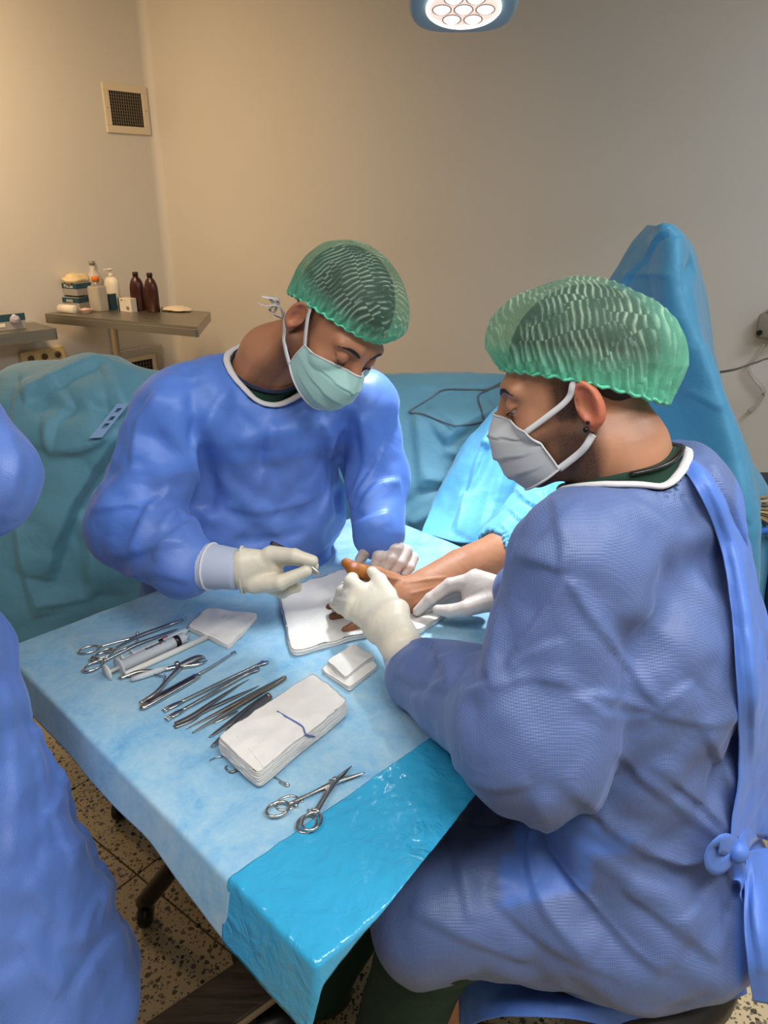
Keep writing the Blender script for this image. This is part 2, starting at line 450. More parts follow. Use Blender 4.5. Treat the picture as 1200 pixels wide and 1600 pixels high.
for i in range(int(RB / TS) + 1):
    for j in range(int(RL / TS) + 1):
        x0, x1 = i * TS, min((i + 1) * TS, RB); y0, y1 = j * TS, min((j + 1) * TS, RL)
        if x1 - x0 < .05 or y1 - y0 < .05: continue
        full = abs(x1 - x0 - TS) < 1e-6 and abs(y1 - y0 - TS) < 1e-6
        if full and first is not None:
            t = bpy.data.objects.new('tile', first.data); COL.objects.link(t); setparent(t, floor)
        else:
            V, F = box(0, 0, -.003, x1 - x0 - .004, y1 - y0 - .004, .006, .0012, R=RM, seg=1)
            t = link_mesh('tile', V, F, M_TERR, floor, smooth=False)
            if full: first = t
        t.location = tuple(R_((x0 + x1) / 2, (y0 + y1) / 2, 0))
# skirting
V, F = box(RB / 2, -.006, .04, RB - .24, .012, .08, .003, R=RM, origin=CORNER); struct('baseboard_back', V, F, M_GREYM)
V, F = box(.006, -RL / 2, .04, .012, RL - .24, .08, .003, R=RM, origin=CORNER); struct('baseboard_left', V, F, M_GREYM)
def on_plane(u, v, p0, n):
    r = np.array(_ray(u, v)); c0 = A3(0, 0, CAM_H); t = ((p0 - c0) @ n) / (r @ n); return c0 + r * t
def wall_frame(ctr, along, n): return np.stack([along, n, A3(0, 0, 1)], 1), ctr    # local x along wall, y off it, z up
def ring_frame(w, h, fw, d, y0=0):
    """picture-frame of 4 mitred bars in local coordinates"""
    P = []
    for (cx, cz, sx, sz) in ((0, h / 2 - fw / 2, w, fw), (0, -h / 2 + fw / 2, w, fw), (-w / 2 + fw / 2, 0, fw, h - 2 * fw), (w / 2 - fw / 2, 0, fw, h - 2 * fw)):
        P.append(box(cx, y0 + d / 2, cz, sx, d, sz, .002, seg=1))
    return join_parts(P)
def vent(u, v, w, h, fw, nx, nz, label, steel=None):
    c = on_plane(u, v, CORNER, NL); R, o0 = wall_frame(c, -DL, NL)
    t = thing('wall_vent', c, label, 'vent')
    W = lambda P: (np.asarray(P[0]) @ R.T + o0, P[1])
    link_mesh('frame', *W(ring_frame(w, h, fw, .012)), M_VENTW, t, smooth=False)
    iw, ih = w - 2 * fw, h - 2 * fw
    link_mesh('backing', *W(box(0, .001, 0, iw, .002, ih)), M_DARK, t, smooth=False)
    bars = [box(-iw / 2 + iw * i / nx, .006, 0, .0035, .006, ih) for i in range(1, nx)] + [box(0, .005, -ih / 2 + ih * j / nz, iw, .005, .003) for j in range(1, nz)]
    link_mesh('grille', *W(join_parts(bars)), plain('grille_bar', '#6b6458', .5), t, smooth=False)
    for sx in (-1, 1):
        link_mesh('screw', *W((lambda P: (P[0] @ np.array([[1, 0, 0], [0, 0, 1], [0, -1, 0.]]).T + A3(sx * (w / 2 - fw / 2), .0125, 0), P[1]))(lathe([(0, 0), (.004, 0), (.003, -.002), (0, -.002)], 10))), M_GREYM, t)
    if steel: link_mesh('surround', *W(ring_frame(w + .09, h + .09, .05, .018)), M_STEEL, t, smooth=False)
vent(197, 171, .29, .25, .038, 14, 11, 'cream wall vent with a dark square grille high on the left wall')
vent(218, 586, .27, .25, .035, 9, 8, 'low wall vent in a steel surround behind the draped bed', steel=1)
# ================================================================== SIDE TABLES IN THE CORNER
ZT = .98
def side_table(pL, pR, depth, z, th, label, poles, cut=0.0):
    d = nrm(pR - pL); bk = A3(-d[1], d[0], 0); L = np.linalg.norm(pR - pL)
    R = np.stack([d, bk, A3(0, 0, 1)], 1)
    t = thing('side_table', (pL + pR) / 2 * A3(1, 1, 0), label, 'table')
    poly = [(0, 0), (L, 0), (L - cut, depth), (0, depth)]     # right-hand end cut at an angle
    V = [pL + R @ A3(x, y, z_) for z_ in (-.012, 0) for x, y in poly]; F = [(0, 1, 5, 4), (1, 2, 6, 5), (2, 3, 7, 6), (3, 0, 4, 7), (4, 5, 6, 7), (3, 2, 1, 0)]
    link_mesh('tabletop', V, F, M_TABLESTEEL, t, smooth=False)
    P = []
    for (x0, y0), (x1, y1) in zip(poly, poly[1:] + poly[:1]):
        ln = math.hypot(x1 - x0, y1 - y0); ang = math.atan2(y1 - y0, x1 - x0); V, F = box(ln / 2, .006, -th / 2 - .012, ln, .012, th, .002, R=rotz(ang), origin=A3(x0, y0, 0)); P.append((V, F))
    V, F = join_parts(P); link_mesh('apron', V @ R.T + pL, F, M_TABLESTEEL, t, smooth=False)
    for (a, b) in poles:
        c = pL + d * L * a + bk * depth * b
        V, F = lathe([(0, z - .013), (.05, z - .013), (.05, z - .02), (.026, z - .03), (.026, .03), (.03, .028), (.22, .012), (.22, 0), (0, 0)], 24); link_mesh('leg', V + c * A3(1, 1, 0), F, M_STEEL, t)
    return R, pL, L
RT, PT, LT = side_table(pz(70, 490, ZT), pz(308, 511, ZT), .45, ZT, .038, 'stainless steel side table holding bottles in the corner', [(.33, .3)], .27)
z2 = .93
pl2 = pz(-40, 527.5, z2); pr2 = pz(88, 513, z2)
RT2, PT2, LT2 = side_table(pl2, pr2, .30, z2, .045, 'brown-grey steel side table at the left edge of the view', [(.25, .5)], .0)
def on_table(u, v, z=ZT): return pz(u, v, z)
def place(P, at, R=RT): return np.asarray(P[0]) @ np.asarray(R).T + at, P[1]
# --- bottles
M_AMBER = plain('dark_brown_plastic', '#3a170f', .3)
def brown_bottle(u, v, label, yaw):
    c = on_table(u, v); t = thing('brown_bottle', c, label, 'bottle', None); R = RT @ rotz(yaw)
    body = [(0, 0), (.036, 0), (.04, .004), (.04, .115), (.037, .14), (.030, .16), (.02, .175), (.0135, .18), (.0135, .186), (0, .186)]
    link_mesh('bottle_body', *place(lathe(body, 28, sx=1.0, sy=.72), c, R), M_AMBER, t)
    link_mesh('cap', *place(lathe([(0, .184), (.0155, .184), (.0155, .203), (.014, .205), (0, .205)], 20), c, R), plain('brown_cap', '#2a120c', .5), t)
brown_bottle(218, 485, 'dark brown bottle standing just right of the white carton', .5)
brown_bottle(240, 487, 'dark brown bottle nearest the folded cloth', .1)
def m_clear(name, col, rough=.15, tr=.75):
    t = NT(name); t.set(Base_Color=lin(col), Roughness=rough, Transmission_Weight=tr, IOR=1.3); return t.m
M_CLEAR = m_clear('clear_plastic', '#e6e4dc', .22, .8)
c = on_table(156, 486); t = thing('liquid_bottle', c, 'clear square-shouldered bottle of liquid with an orange cap', 'bottle')
V, F = box(0, 0, .068, .082, .07, .136, .012, seg=3); link_mesh('bottle_body', *place((V, F), c), m_clear('milky_clear_plastic', '#d9d6cc', .3, .55), t)
link_mesh('neck', *place(lathe([(.03, .134), (.026, .145), (.018, .152), (.018, .163), (0, .163)], 20), c), M_CLEAR, t)
link_mesh('cap', *place(lathe([(0, .16), (.021, .16), (.021, .182), (.019, .184), (0, .184)], 20), c), plain('orange_cap', '#e07a1c', .4), t)
c = on_table(152, 476); t = thing('tall_bottle', c, 'tall clear bottle with a grey cap behind the orange-capped one', 'bottle')
link_mesh('bottle_body', *place(lathe([(0, 0), (.04, 0), (.042, .004), (.042, .15), (.03, .175), (.016, .195), (.015, .225), (0, .225)], 24), c), m_clear('frosted_plastic', '#e8e4da', .3, .35), t)
link_mesh('cap', *place(lathe([(0, .222), (.017, .222), (.017, .243), (0, .243)], 20), c), M_GREYM, t)
c = on_table(179, 478); t = thing('pump_bottle', c, 'white pump bottle behind the white carton', 'bottle')
link_mesh('bottle_body', *place(lathe([(0, 0), (.04, 0), (.043, .004), (.043, .12), (.04, .14), (.03, .155), (.015, .165), (0, .165)], 24, sx=1.1, sy=.8), c), M_WHITEP, t)
link_mesh('pump', *place(join_parts([lathe([(0, .164), (.016, .164), (.016, .18), (.006, .182), (.006, .198), (.02, .2), (.02, .208), (0, .209)], 16), box(-.0, -.025, .203, .012, .04, .009, .003)]), c), M_WHITEP, t)
# --- boxes
def text_obj(name, s, size, M, mat, parent, ext=.0004):
    cu = bpy.data.curves.new(name, 'FONT'); cu.body = s; cu.size = size; cu.align_x = 'CENTER'; cu.align_y = 'CENTER'; cu.extrude = ext
    tmp = bpy.data.objects.new(name, cu); COL.objects.link(tmp)
    me = bpy.data.meshes.new_from_object(tmp.evaluated_get(bpy.context.evaluated_depsgraph_get())); COL.objects.unlink(tmp); bpy.data.objects.remove(tmp)
    V = np.array([v.co[:] for v in me.vertices]); F = [tuple(p.vertices) for p in me.polygons]
    V = V @ np.asarray(M[0]).T + np.asarray(M[1]); return link_mesh(name, V, F, mat, parent, smooth=False)
M_TEAL = plain('dark_teal_card', '#1f4a5c', .5); M_CARD = plain('white_card', '#d8d2c6', .55); M_GREYCARD = plain('grey_card', '#9b9a96', .55)
M_INKW = plain('white_print', '#e5e2da', .6); M_INKB = plain('dark_print', '#2a2d33', .6); M_LATEX = plain('cream_latex', '#e2cfa0', .5)
def front(R, c, x, y, z): # text frame on the front face (local -y)
    return np.stack([R[:, 0], R[:, 2], -R[:, 1]], 1), c + R @ A3(x, y, z)
def crumple(c, r, seed, R=np.eye(3)):
    u = np.linspace(0, math.pi, 14); v = np.linspace(0, 2 * math.pi, 25)[:-1]
    D = np.stack([np.outer(np.sin(u), np.cos(v)), np.outer(np.sin(u), np.sin(v)), np.repeat(np.cos(u)[:, None], 24, 1)], -1).reshape(-1, 3)
    V = D * np.array(r) * (1 + .5 * perlin(D * 1.7 + seed)[:, None] + .25 * ridged(D * 2.5 + seed)[:, None] * .5)
    F = [(i * 24 + q, (i + 1) * 24 + q, (i + 1) * 24 + (q + 1) % 24, i * 24 + (q + 1) % 24) for i in range(13) for q in range(24)]
    return V @ np.asarray(R).T + c, F
def glove_box(c, R, w, d, h, label, word, bulge, seed, nm='glove_box'):
    t = thing(nm, c, label, 'box')
    link_mesh('carton', *place(box(0, d / 2, h / 2, w, d, h, .001, seg=1), c, R), M_GREYCARD, t, smooth=False)
    link_mesh('printed_band', *place(box(0, d / 2, h * .74, w + .001, d + .001, h * .42), c, R), M_TEAL, t, smooth=False)
    text_obj('lettering', word, h * .42, front(R, c, -.005, -.0012, h * .74), M_INKW, t)
    link_mesh('glove_bulge', *crumple(c + R @ A3(.0, d * .5, h + bulge[2] * .6), bulge, seed, R), M_LATEX, t)
cb = on_table(112, 483)
glove_box(cb + RT @ A3(0, 0, 0), RT @ rotz(.08), .118, .11, .065, 'lower glove box with a dark teal band, under another box', 'easy', (.02, .03, .012), 3)
glove_box(cb + RT @ A3(.006, .0, .075), RT @ rotz(-.03), .112, .105, .068, 'upper glove box with cream gloves spilling from its top', 'Media', (.05, .07, .026), 8)
c = on_table(196, 487); R = RT @ rotz(-.12); t = thing('carton', c, 'small white carton with printed front before the pump bottle', 'box')
link_mesh('carton_body', *place(box(0, .02, .036, .105, .04, .072, .001, seg=1), c, R), M_CARD, t, smooth=False)
link_mesh('side_band', *place(box(-.0475, .02, .036, .012, .041, .073), c, R), M_TEAL, t, smooth=False)
text_obj('lettering', 'N7  ---', .014, front(R, c, -.01, -.0006, .06), M_INKB, t); link_mesh('printed_picture', *place(box(.024, -.0005, .02, .022, .001, .018), c, R), M_GREYM, t, smooth=False)
c = on_table(172, 484); t = thing('teal_carton', c, 'dark teal and white carton standing behind the white carton', 'box')
link_mesh('carton_body', *place(box(-.01, .02, .042, .05, .05, .084, .001, seg=1), c, RT), M_CARD, t, smooth=False); link_mesh('side_band', *place(box(.008, .019, .042, .016, .051, .085), c, RT), M_TEAL, t, smooth=False)
c = on_table(141, 478); t = thing('book_carton', c, 'narrow dark carton standing behind the orange-capped bottle', 'box')
link_mesh('carton_body', *place(box(-.028, -.055, .06, .035, .05, .12, .001, seg=1), c, RT), M_GREYCARD, t, smooth=False); link_mesh('lower_band', *place(box(-.028, -.055, .03, .036, .051, .055), c, RT), M_TEAL, t, smooth=False)
# --- roll, bowl, cloth
c = on_table(106, 489); t = tag(link_mesh('gauze_roll', *place(join_parts([(lambda P: (P[0] @ np.array([[0, 0, 1], [1, 0, 0], [0, 1, 0.]]).T + A3(-.055, 0, .022), P[1]))(lathe([(0, 0), (.008, 0), (.0225, .002), (.0225, .112), (.008, .114), (0, .114)], 22))]), c), m_cloth('roll_white', '#e9e4d8', '#dcd5c6', .8)), 'white roll lying in front of the glove boxes', 'roll')
c = on_table(135, 489); t = thing('kidney_bowl', c, 'small round steel bowl with pink and white swabs', 'bowl')
link_mesh('bowl', *place(lathe([(0, 0), (.022, 0), (.026, .003), (.036, .02), (.038, .021), (.035, .018), (.024, .005), (0, .004)], 24), c), plain('enamel', '#c4b4a8', .35), t)
link_mesh('swab', *crumple(c + A3(0, 0, .017), (.022, .022, .009), 5), plain('pinkish_swab', '#d8bcae', .8), t)
c = on_table(275, 486); tag(link_mesh('folded_cloth', *crumple(c + A3(0, 0, .0135), (.085, .05, .012), 12, RT), m_cloth('cloth_cream', '#e3d8c0', '#d8cbb0', .85)), 'crumpled cream cloth lying right of the brown bottles', 'cloth')
# second table: drawer-like glove boxes
c = pz(20, 516, z2); t = thing('supply_box', c, 'teal and grey supply box with torn packet, left edge table', 'box')
link_mesh('carton', *place(box(-.02, .06, .042, .19, .10, .084, .003), c, RT2), M_GREYCARD, t, smooth=False)
link_mesh('printed_band', *place(box(-.02, .06, .062, .192, .102, .034), c, RT2), M_TEAL, t, smooth=False)
link_mesh('label', *place(box(-.055, .0085, .028, .05, .002, .018), c, RT2), M_INKW, t, smooth=False)
link_mesh('torn_packet', *crumple(c + RT2 @ A3(.02, 0, .055), (.022, .012, .02), 4, RT2), plain('packet', '#b9b6c8', .35), t)
# outlet
c = on_plane(64, 556, CORNER, NL); Rw, _ = wall_frame(c, -DL, NL); t = thing('power_outlet', c, 'yellowed triple power outlet on the left wall above the drape', 'outlet')
W = lambda P: (np.asarray(P[0]) @ Rw.T + c, P[1])
link_mesh('housing', *W(box(0, .018, 0, .26, .036, .085, .006)), M_CREAMP, t, smooth=False)
ROT90 = np.array([[1, 0, 0], [0, 0, 1], [0, -1, 0.]])
for i in (-1, 0, 1):
    V, F = lathe([(0, -.006), (.017, -.006), (.021, .001), (.027, .002), (.027, -.01), (0, -.012)][::-1], 20)
    s_ = link_mesh('socket', *W((V @ ROT90.T + A3(i * .08, .036, 0), F)), M_CREAMP, t)
    V, F = lathe([(0, 0), (.018, 0), (.018, .0012), (0, .0012)], 18); link_mesh('recess', *W((V @ ROT90.T + A3(i * .08, .0405, 0), F)), plain('socket_shadow', '#5a4c30', .7), s_)
# ================================================================== INSTRUMENT TABLE AND ITS DRAPE
TZ = .78
C0 = A3(-.075, .60, TZ); E1 = A3(-.706, .708, 0); E2 = A3(.706, .708, 0); TA, TB = .905, .956
def tb(a, b, z=0): return C0 + E1 * a + E2 * b + A3(0, 0, z)
def ab(p): q = np.asarray(p) - C0; return q @ E1, q @ E2
RTB = np.stack([E1, E2, A3(0, 0, 1)], 1)
RTB = np.stack([E2, E1, A3(0, 0, 1)], 1)   # right-handed: x along E2, y along E1
tbl = thing('instrument_table', tb(TA / 2, TB / 2) * A3(1, 1, 0), 'wheeled table with curved black legs under the blue sterile drape', 'table')
link_mesh('tabletop', *box(TB / 2 - .06, TA / 2 + .03, -.016, TB - .14, TA - .07, .024, .006, R=RTB, origin=C0), M_GREYM, tbl, smooth=False)
def leg(p_top, p_mid, p_foot, caster=True):
    l = link_mesh('leg', *tube([p_top, p_top * .4 + p_mid * .6 + A3(0, 0, .05), p_mid, p_foot * .6 + p_mid * .4, p_foot], .021, 12, 20), plain('gloss_black_metal', '#0e0c0a', .12), tbl)
    if caster:
        V, F = lathe([(0, -.012), (.028, -.012), (.032, -.006), (.032, .006), (.028, .012), (0, .012)], 20)
        link_mesh('caster', V @ np.array([[0, 0, 1], [1, 0, 0], [0, 1, 0.]]).T + p_foot * A3(1, 1, 0) + A3(0, 0, .0325), F, M_BLACK, l)
ctr = tb(TA * .5, TB * .45) * A3(1, 1, 0)
V, F = lathe([(0, .75), (.09, .75), (.09, .74), (.035, .72), (.035, .40), (.045, .39), (.045, .32), (0, .32)], 24); link_mesh('column', V + ctr, F, M_BLACK, tbl)
f1 = pz(228, 1428, .03); 
for p_foot in (f1, pz(186, 1264, .03), tb(.75, .75) * A3(1, 1, 0) + A3(0, 0, .03), tb(.15, .8) * A3(1, 1, 0) + A3(0, 0, .03)):
    d = p_foot - ctr; leg(ctr + A3(0, 0, .36) + nrm(d * A3(1, 1, 0)) * .03, ctr + d * A3(.62, .62, 0) + A3(0, 0, .33), p_foot + A3(0, 0, .035))
# --- drape: nonwoven panel over the whole top + plastic film border at the near corner
def m_nonwoven():
    t = NT('pale_blue_nonwoven'); co = t.coord()
    n = t.noise(co, 7, 6, .65, 1.2); n2 = t.noise(co, 55, 5, .7, .6)
    f = t.math('ADD', t.math('MULTIPLY', n, .62), t.math('MULTIPLY', n2, .38))
    t.base(t.ramp(f, [(.30, lin('#5799c6')), (.44, lin('#80b3d2')), (.58, lin('#9bc1d4')), (.75, lin('#b0ccd8'))])); t.set(Roughness=.8, Sheen_Weight=.2)
    t.bump(t.noise(co, 500, 3), .15, .0008); return t.m
def m_film():
    t = NT('glossy_blue_film'); co = t.coord()
    t.base(t.mix(t.noise(co, 5, 3), lin('#2e9fcc'), lin('#3ba9cf'))); t.set(Roughness=.09, Coat_Weight=.6, Coat_Roughness=.08)
    wv = t.noise(co, 26, 4, .55, 2.2); cr = t.math('ABSOLUTE', t.math('SUBTRACT', t.noise(co, 15, 2, .5, 1.6), .5)); pt = t.math('MAXIMUM', t.math('MULTIPLY', t.math('SUBTRACT', t.noise(co, 9, 2), .54), 6.0), 0.0)
    t.bump(t.math('ADD', t.math('MULTIPLY', wv, .5), t.math('MULTIPLY', t.math('MULTIPLY', cr, pt), 3.4)), .75, .006); return t.m
M_NONW = m_nonwoven(); M_FILM = m_film()
def drape_pt(a, b, drop=1.0, off=.0):
    """point of the sheet at table coordinates (a, b): flat inside, bending down past the edges"""
    a = np.asarray(a, float); b = np.asarray(b, float)
    ca = np.clip(a, 0, TA); cb = np.clip(b, 0, TB); qa = a - ca; qb = b - cb; s = np.hypot(qa, qb)
    r = .007; th = np.minimum(s / r, 1.38); ds = np.maximum(s - r * 1.38, 0)
    out = r * np.sin(th) + ds * math.cos(1.38); dn = r * (1 - np.cos(th)) + ds * math.sin(1.38)
    da = qa / (s + 1e-9); db_ = qb / (s + 1e-9)
    P = C0 + (ca + da * out)[..., None] * E1 + (cb + db_ * out)[..., None] * E2
    P[..., 2] += .004 + off - dn * drop
    return P
AF = .157      # film starts here
dr = thing('table_drape', tb(TA / 2, TB / 2, .0), 'pale blue mottled sterile drape with a glossy film border over the table', 'drape')
a_ = np.r_[np.linspace(AF, TA, 130), np.linspace(TA + .004, TA + .055, 14)]; b_ = np.r_[np.linspace(-.085, -.004, 26), np.linspace(0, TB, 130), np.linspace(TB + .004, TB + .05, 12)]
Ag, Bg = np.meshgrid(a_, b_, indexing='ij')
lim = .072 + .003 * np.sin(Ag * 14) + .03 * np.clip((.35 - Ag) / .3, 0, 1)
Bg = np.where(Bg < 0, Bg * lim / .085, Bg)
P = drape_pt(Ag, Bg)
P[..., 2] += .0016 * ridged(np.c_[P.reshape(-1, 3)[:, :2] * 7, np.zeros(P[..., 0].size)]).reshape(P.shape[:2]) + .0008
side_w = np.clip(-Bg / .05, 0, 1); nz = perlin(P.reshape(-1, 3) * (9, 9, 5)).reshape(P.shape[:2]); P -= (side_w * nz * .006)[..., None] * E2
F = grid_faces(len(a_), len(b_)); V = P.reshape(-1, 3)
panel = link_mesh('nonwoven_panel', V, F, M_NONW, dr)
for l_, (a0, b0, a1, b1) in enumerate([(.50, .02, .50, .93), (.78, .02, .78, .93), (.2, .34, .88, .34), (.2, .66, .88, .66)]):   # fold creases pressed in the sheet
    Q = np.linspace(0, 1, 60)[:, None] * (A3(a1, b1, 0) - A3(a0, b0, 0)) + A3(a0, b0, 0); q = drape_pt(Q[:, 0], Q[:, 1], off=.0006)
    q[:, 2] += .0016 * ridged(np.c_[q[:, :2] * 7, np.zeros(60)]) - .0002; link_mesh('crease', *tube(q, .0014, 6), M_NONW, dr)
# film: a from AF+overlap to the hanging near edge
na, nb = 64, 220
sa = np.linspace(0, 1, na)[:, None]; sb = np.linspace(0, 1, nb)[None]
bmin = -.10; bmax = TB + .03
Bg = bmin + (bmax - bmin) * sb + 0 * sa
edge = np.interp(Bg[0], [-.10, -.03, .01, .07, .155, .25, .35, .60, 1.0], [-.040, -.040, -.032, -.012, .003, .020, .040, .045, .045])[None]
Ag = AF + .006 + (edge - AF - .006) * sa
P = drape_pt(Ag, Bg, off=.0014); V = P.reshape(-1, 3).copy(); F = grid_faces(na, nb)
hang = np.clip(-Ag / .06, 0, 1).ravel() + np.clip(-Bg / .06, 0, 1).ravel()
V[:, 2] += .0012 + .0022 * ridged(np.c_[V[:, :2] * 11 + .3 * perlin(V * 6)[:, None], V[:, 2:] * 5], 2) + .0016 * ridged(V * 38 + 3)
V -= (np.clip(hang, 0, 1) * perlin(V * 13 + 4) * .018)[:, None] * E1
film = link_mesh('plastic_border', V, F[:, ::-1], M_FILM, dr)
for o in (panel, film):
    m = o.modifiers.new('thick', 'SOLIDIFY'); m.thickness = .0008; m.offset = -1 if o is panel else 0
# ================================================================== BED UNDER ITS DRAPE, SCREEN DRAPE, SLEEVE
def m_drape(name, c1, c2, rough=.6):
    t = NT(name); co = t.coord(); t.base(t.mix(t.noise(co, 2.2, 4), lin(c1), lin(c2))); t.set(Roughness=rough, Sheen_Weight=.3, Sheen_Roughness=.4)
    t.bump(t.math('ADD', t.noise(co, 16, 4, .55, 1.5), t.math('MULTIPLY', t.noise(co, 700, 2), .05)), .35, .006); return t.m
M_DRAPE = m_drape('teal_blue_drape', '#5a94aa', '#679eb2'); M_DRAPE2 = m_drape('sky_blue_drape', '#5aaede', '#69b7e2', .55); M_DRAPE3 = m_drape('deep_blue_drape', '#3a82a8', '#4590b4')
def sheet(name, C, nu, nv, folds, mat, parent=None, relief=(.004, 5), fine=(.0012, 17), seed=0, flip=False, cr=(.006, .16)):
    S = bez2(C, nu, nv); V = S.reshape(-1, 3); F = grid_faces(nu, nv)
    if flip: F = F[:, ::-1]
    N = vnormals(V, F); e = (A3(0, 0, CAM_H) - V); 
    if ((N * e).sum(1) > 0).mean() < .5: F = F[:, ::-1]
    V = cloth_relief(V, F, relief, fine, seed, cr=cr); V = strokes(V, F, folds); V = smooth_mesh(V, F, 1, .3) if False else V
    o = link_mesh(name, V, F, mat, parent); m = o.modifiers.new('thick', 'SOLIDIFY'); m.thickness = .002; m.offset = -1
    return o
bed = thing('operating_bed', A3(-.3, 2.35, 0), 'padded operating bed hidden under the large blue drape', 'bed')
link_mesh('mattress', *box(-.1, 2.45, .74, 1.8, .42, .1, .03), M_BLACKSEAT, bed); link_mesh('base', *box(-.1, 2.45, .38, .5, .34, .72, .02), M_GREYM, bed)
link_mesh('foot_plate', *box(-.1, 2.42, .015, .9, .46, .03, .01), M_GREYM, bed)
cols = [(-90, [(660, 2.30), (740, 2.16), (850, 2.08), (950, 2.02), (1020, 2.0)]), (-10, [(590, 2.32), (660, 2.15), (790, 2.06), (900, 2.0), (1003, 1.97)]), (30, [(572, 2.32), (650, 2.13), (790, 2.05), (900, 2.0), (1003, 1.96)]),
        (95, [(567, 2.30), (650, 2.10), (790, 2.06), (910, 2.02), (1000, 1.98)]), (160, [(560, 2.28), (640, 2.10), (760, 2.10), (880, 2.06), (990, 2.03)]), (235, [(584, 2.28), (660, 2.14), (760, 2.10), (870, 2.08), (960, 2.06)]),
        (400, [(596, 2.28), (660, 2.16), (740, 2.10), (820, 2.08), (900, 2.06)]), (585, [(590, 2.28), (650, 2.14), (720, 2.07), (790, 2.03), (860, 2.0)]), (690, [(588, 2.28), (650, 2.14), (720, 2.07), (790, 2.0), (870, 1.95)]),
        (790, [(590, 2.28), (650, 2.16), (720, 2.10), (790, 2.05), (870, 1.98)]), (900, [(600, 2.28), (660, 2.18), (730, 2.12), (800, 2.08), (880, 2.0)])]
C = []
for u, rows in cols:
    P = [px(u, v, Y) for v, Y in rows]; t_ = P[0]
    C.append([t_ + A3(0, .55, -.50), t_ + A3(0, .45, -.24), t_ + A3(0, .18, -.065)] + P)
bd_f = [([(38, 622), (100, 590), (165, 562)], .055, .030, 'f'), ([(165, 562), (178, 610), (190, 650)], .05, .026, 'f'), ([(50, 622), (90, 640), (140, 645), (190, 630)], .03, -.016), ([(75, 705), (82, 660), (112, 628)], .045, .022, 'f'), ([(76, 704), (130, 694), (170, 672)], .04, .022, 'f'),
    ([(72, 905), (108, 790), (148, 725), (192, 668)], .055, .045, 'f'), ([(34, 600), (22, 680), (15, 760)], .035, .016, 'f'), ([(28, 820), (42, 900), (60, 965)], .035, .016, 'f'), ([(52, 948), (100, 942), (150, 932)], .02, .010, 'f'),
    ([(120, 800), (140, 860), (145, 930)], .05, .02, 'f'), ([(640, 600), (690, 610), (760, 600)], .012, .006, 'f'), ([(690, 690), (720, 668), (775, 640)], .045, .026, 'f'), ([(690, 705), (740, 715), (780, 700)], .035, .016, 'f'), ([(660, 750), (690, 755), (715, 760)], .014, .008, 'f'),
    ([(648, 640), (655, 700), (660, 765)], .035, .014, 'f'), ([(625, 800), (660, 770), (710, 760)], .018, -.012), ([(720, 755), (690, 790), (640, 820)], .04, .022, 'f'), ([(655, 620), (700, 660), (720, 680)], .014, .008, 'f'), ([(610, 590), (605, 640), (615, 690)], .012, .007, 'f')]
bdr = tag(sheet('bed_drape', C, 230, 170, bd_f, M_DRAPE, relief=(.005, 4), fine=(.0012, 14), seed=4), 'large teal-blue surgical drape covering the bed behind the left surgeon', 'drape', None)
# lilac tube-holder strip with three slots
q = drop([bdr], [(136, 689), (163, 690), (196, 636), (207, 626), (178, 634)], .012)
sa, sb, sc_ = q[0], q[1], q[3]; ex = sb - sa; ey = sc_ - sb
Vs = []; Fs = []
SL = [(.28, .42), (.50, .62), (.74, .86)]; ys = [0] + [x for ab_ in SL for x in ab_] + [1]; xs = [0, .34, .72, 1]
nz_ = nrm(np.cross(ex, ey)); nz_ = nz_ if nz_[1] < 0 else -nz_
for x in xs:
    for y in ys: Vs.append(sa + ex * x + ey * y + nz_ * .003)
ny = len(ys)
for i in range(3):
    for j in range(ny - 1):
        if i == 1 and j % 2 == 1: continue
        Fs.append((i * ny + j, (i + 1) * ny + j, (i + 1) * ny + j + 1, i * ny + j + 1))
st = link_mesh('tube_holder_strip', Vs, Fs, m_drape('lilac_strip', '#7d9fc9', '#87a8cf'), bdr, smooth=False); m = st.modifiers.new('thick', 'SOLIDIFY'); m.thickness = .002; m.offset = 0
# arm drape, bright sheet from the patient's shoulder to the table
ad = [(835, [(600, 2.14), (680, 2.02), (760, 1.95), (850, 1.86)]), (800, [(618, 2.12), (690, 1.98), (770, 1.9), (848, 1.80)]), (775, [(640, 2.08), (700, 1.97), (770, 1.90), (850, 1.775)]), (750, [(668, 2.06), (715, 1.975), (775, 1.91), (848, 1.765)]), (728, [(690, 2.05), (730, 1.99), (790, 1.92), (843, 1.77)]), (700, [(740, 2.04), (770, 1.99), (800, 1.93), (836, 1.80)])]
C = [[px(u + (0 if k == 0 else -14 * k if u < 800 else 0), v, Y) for k, (v, Y) in enumerate(rows)] for u, rows in ad]
tag(sheet('arm_drape', C, 90, 90, [([(795, 640), (762, 690), (735, 760), (712, 835)], .030, .028, 'f'), ([(762, 700), (748, 735), (728, 775)], .016, -.026), ([(800, 690), (785, 740), (760, 830)], .035, .016, 'f')], M_DRAPE2, relief=(.003, 6), seed=6), 'bright sky blue drape sheet falling to the table beside the forearm', 'drape')
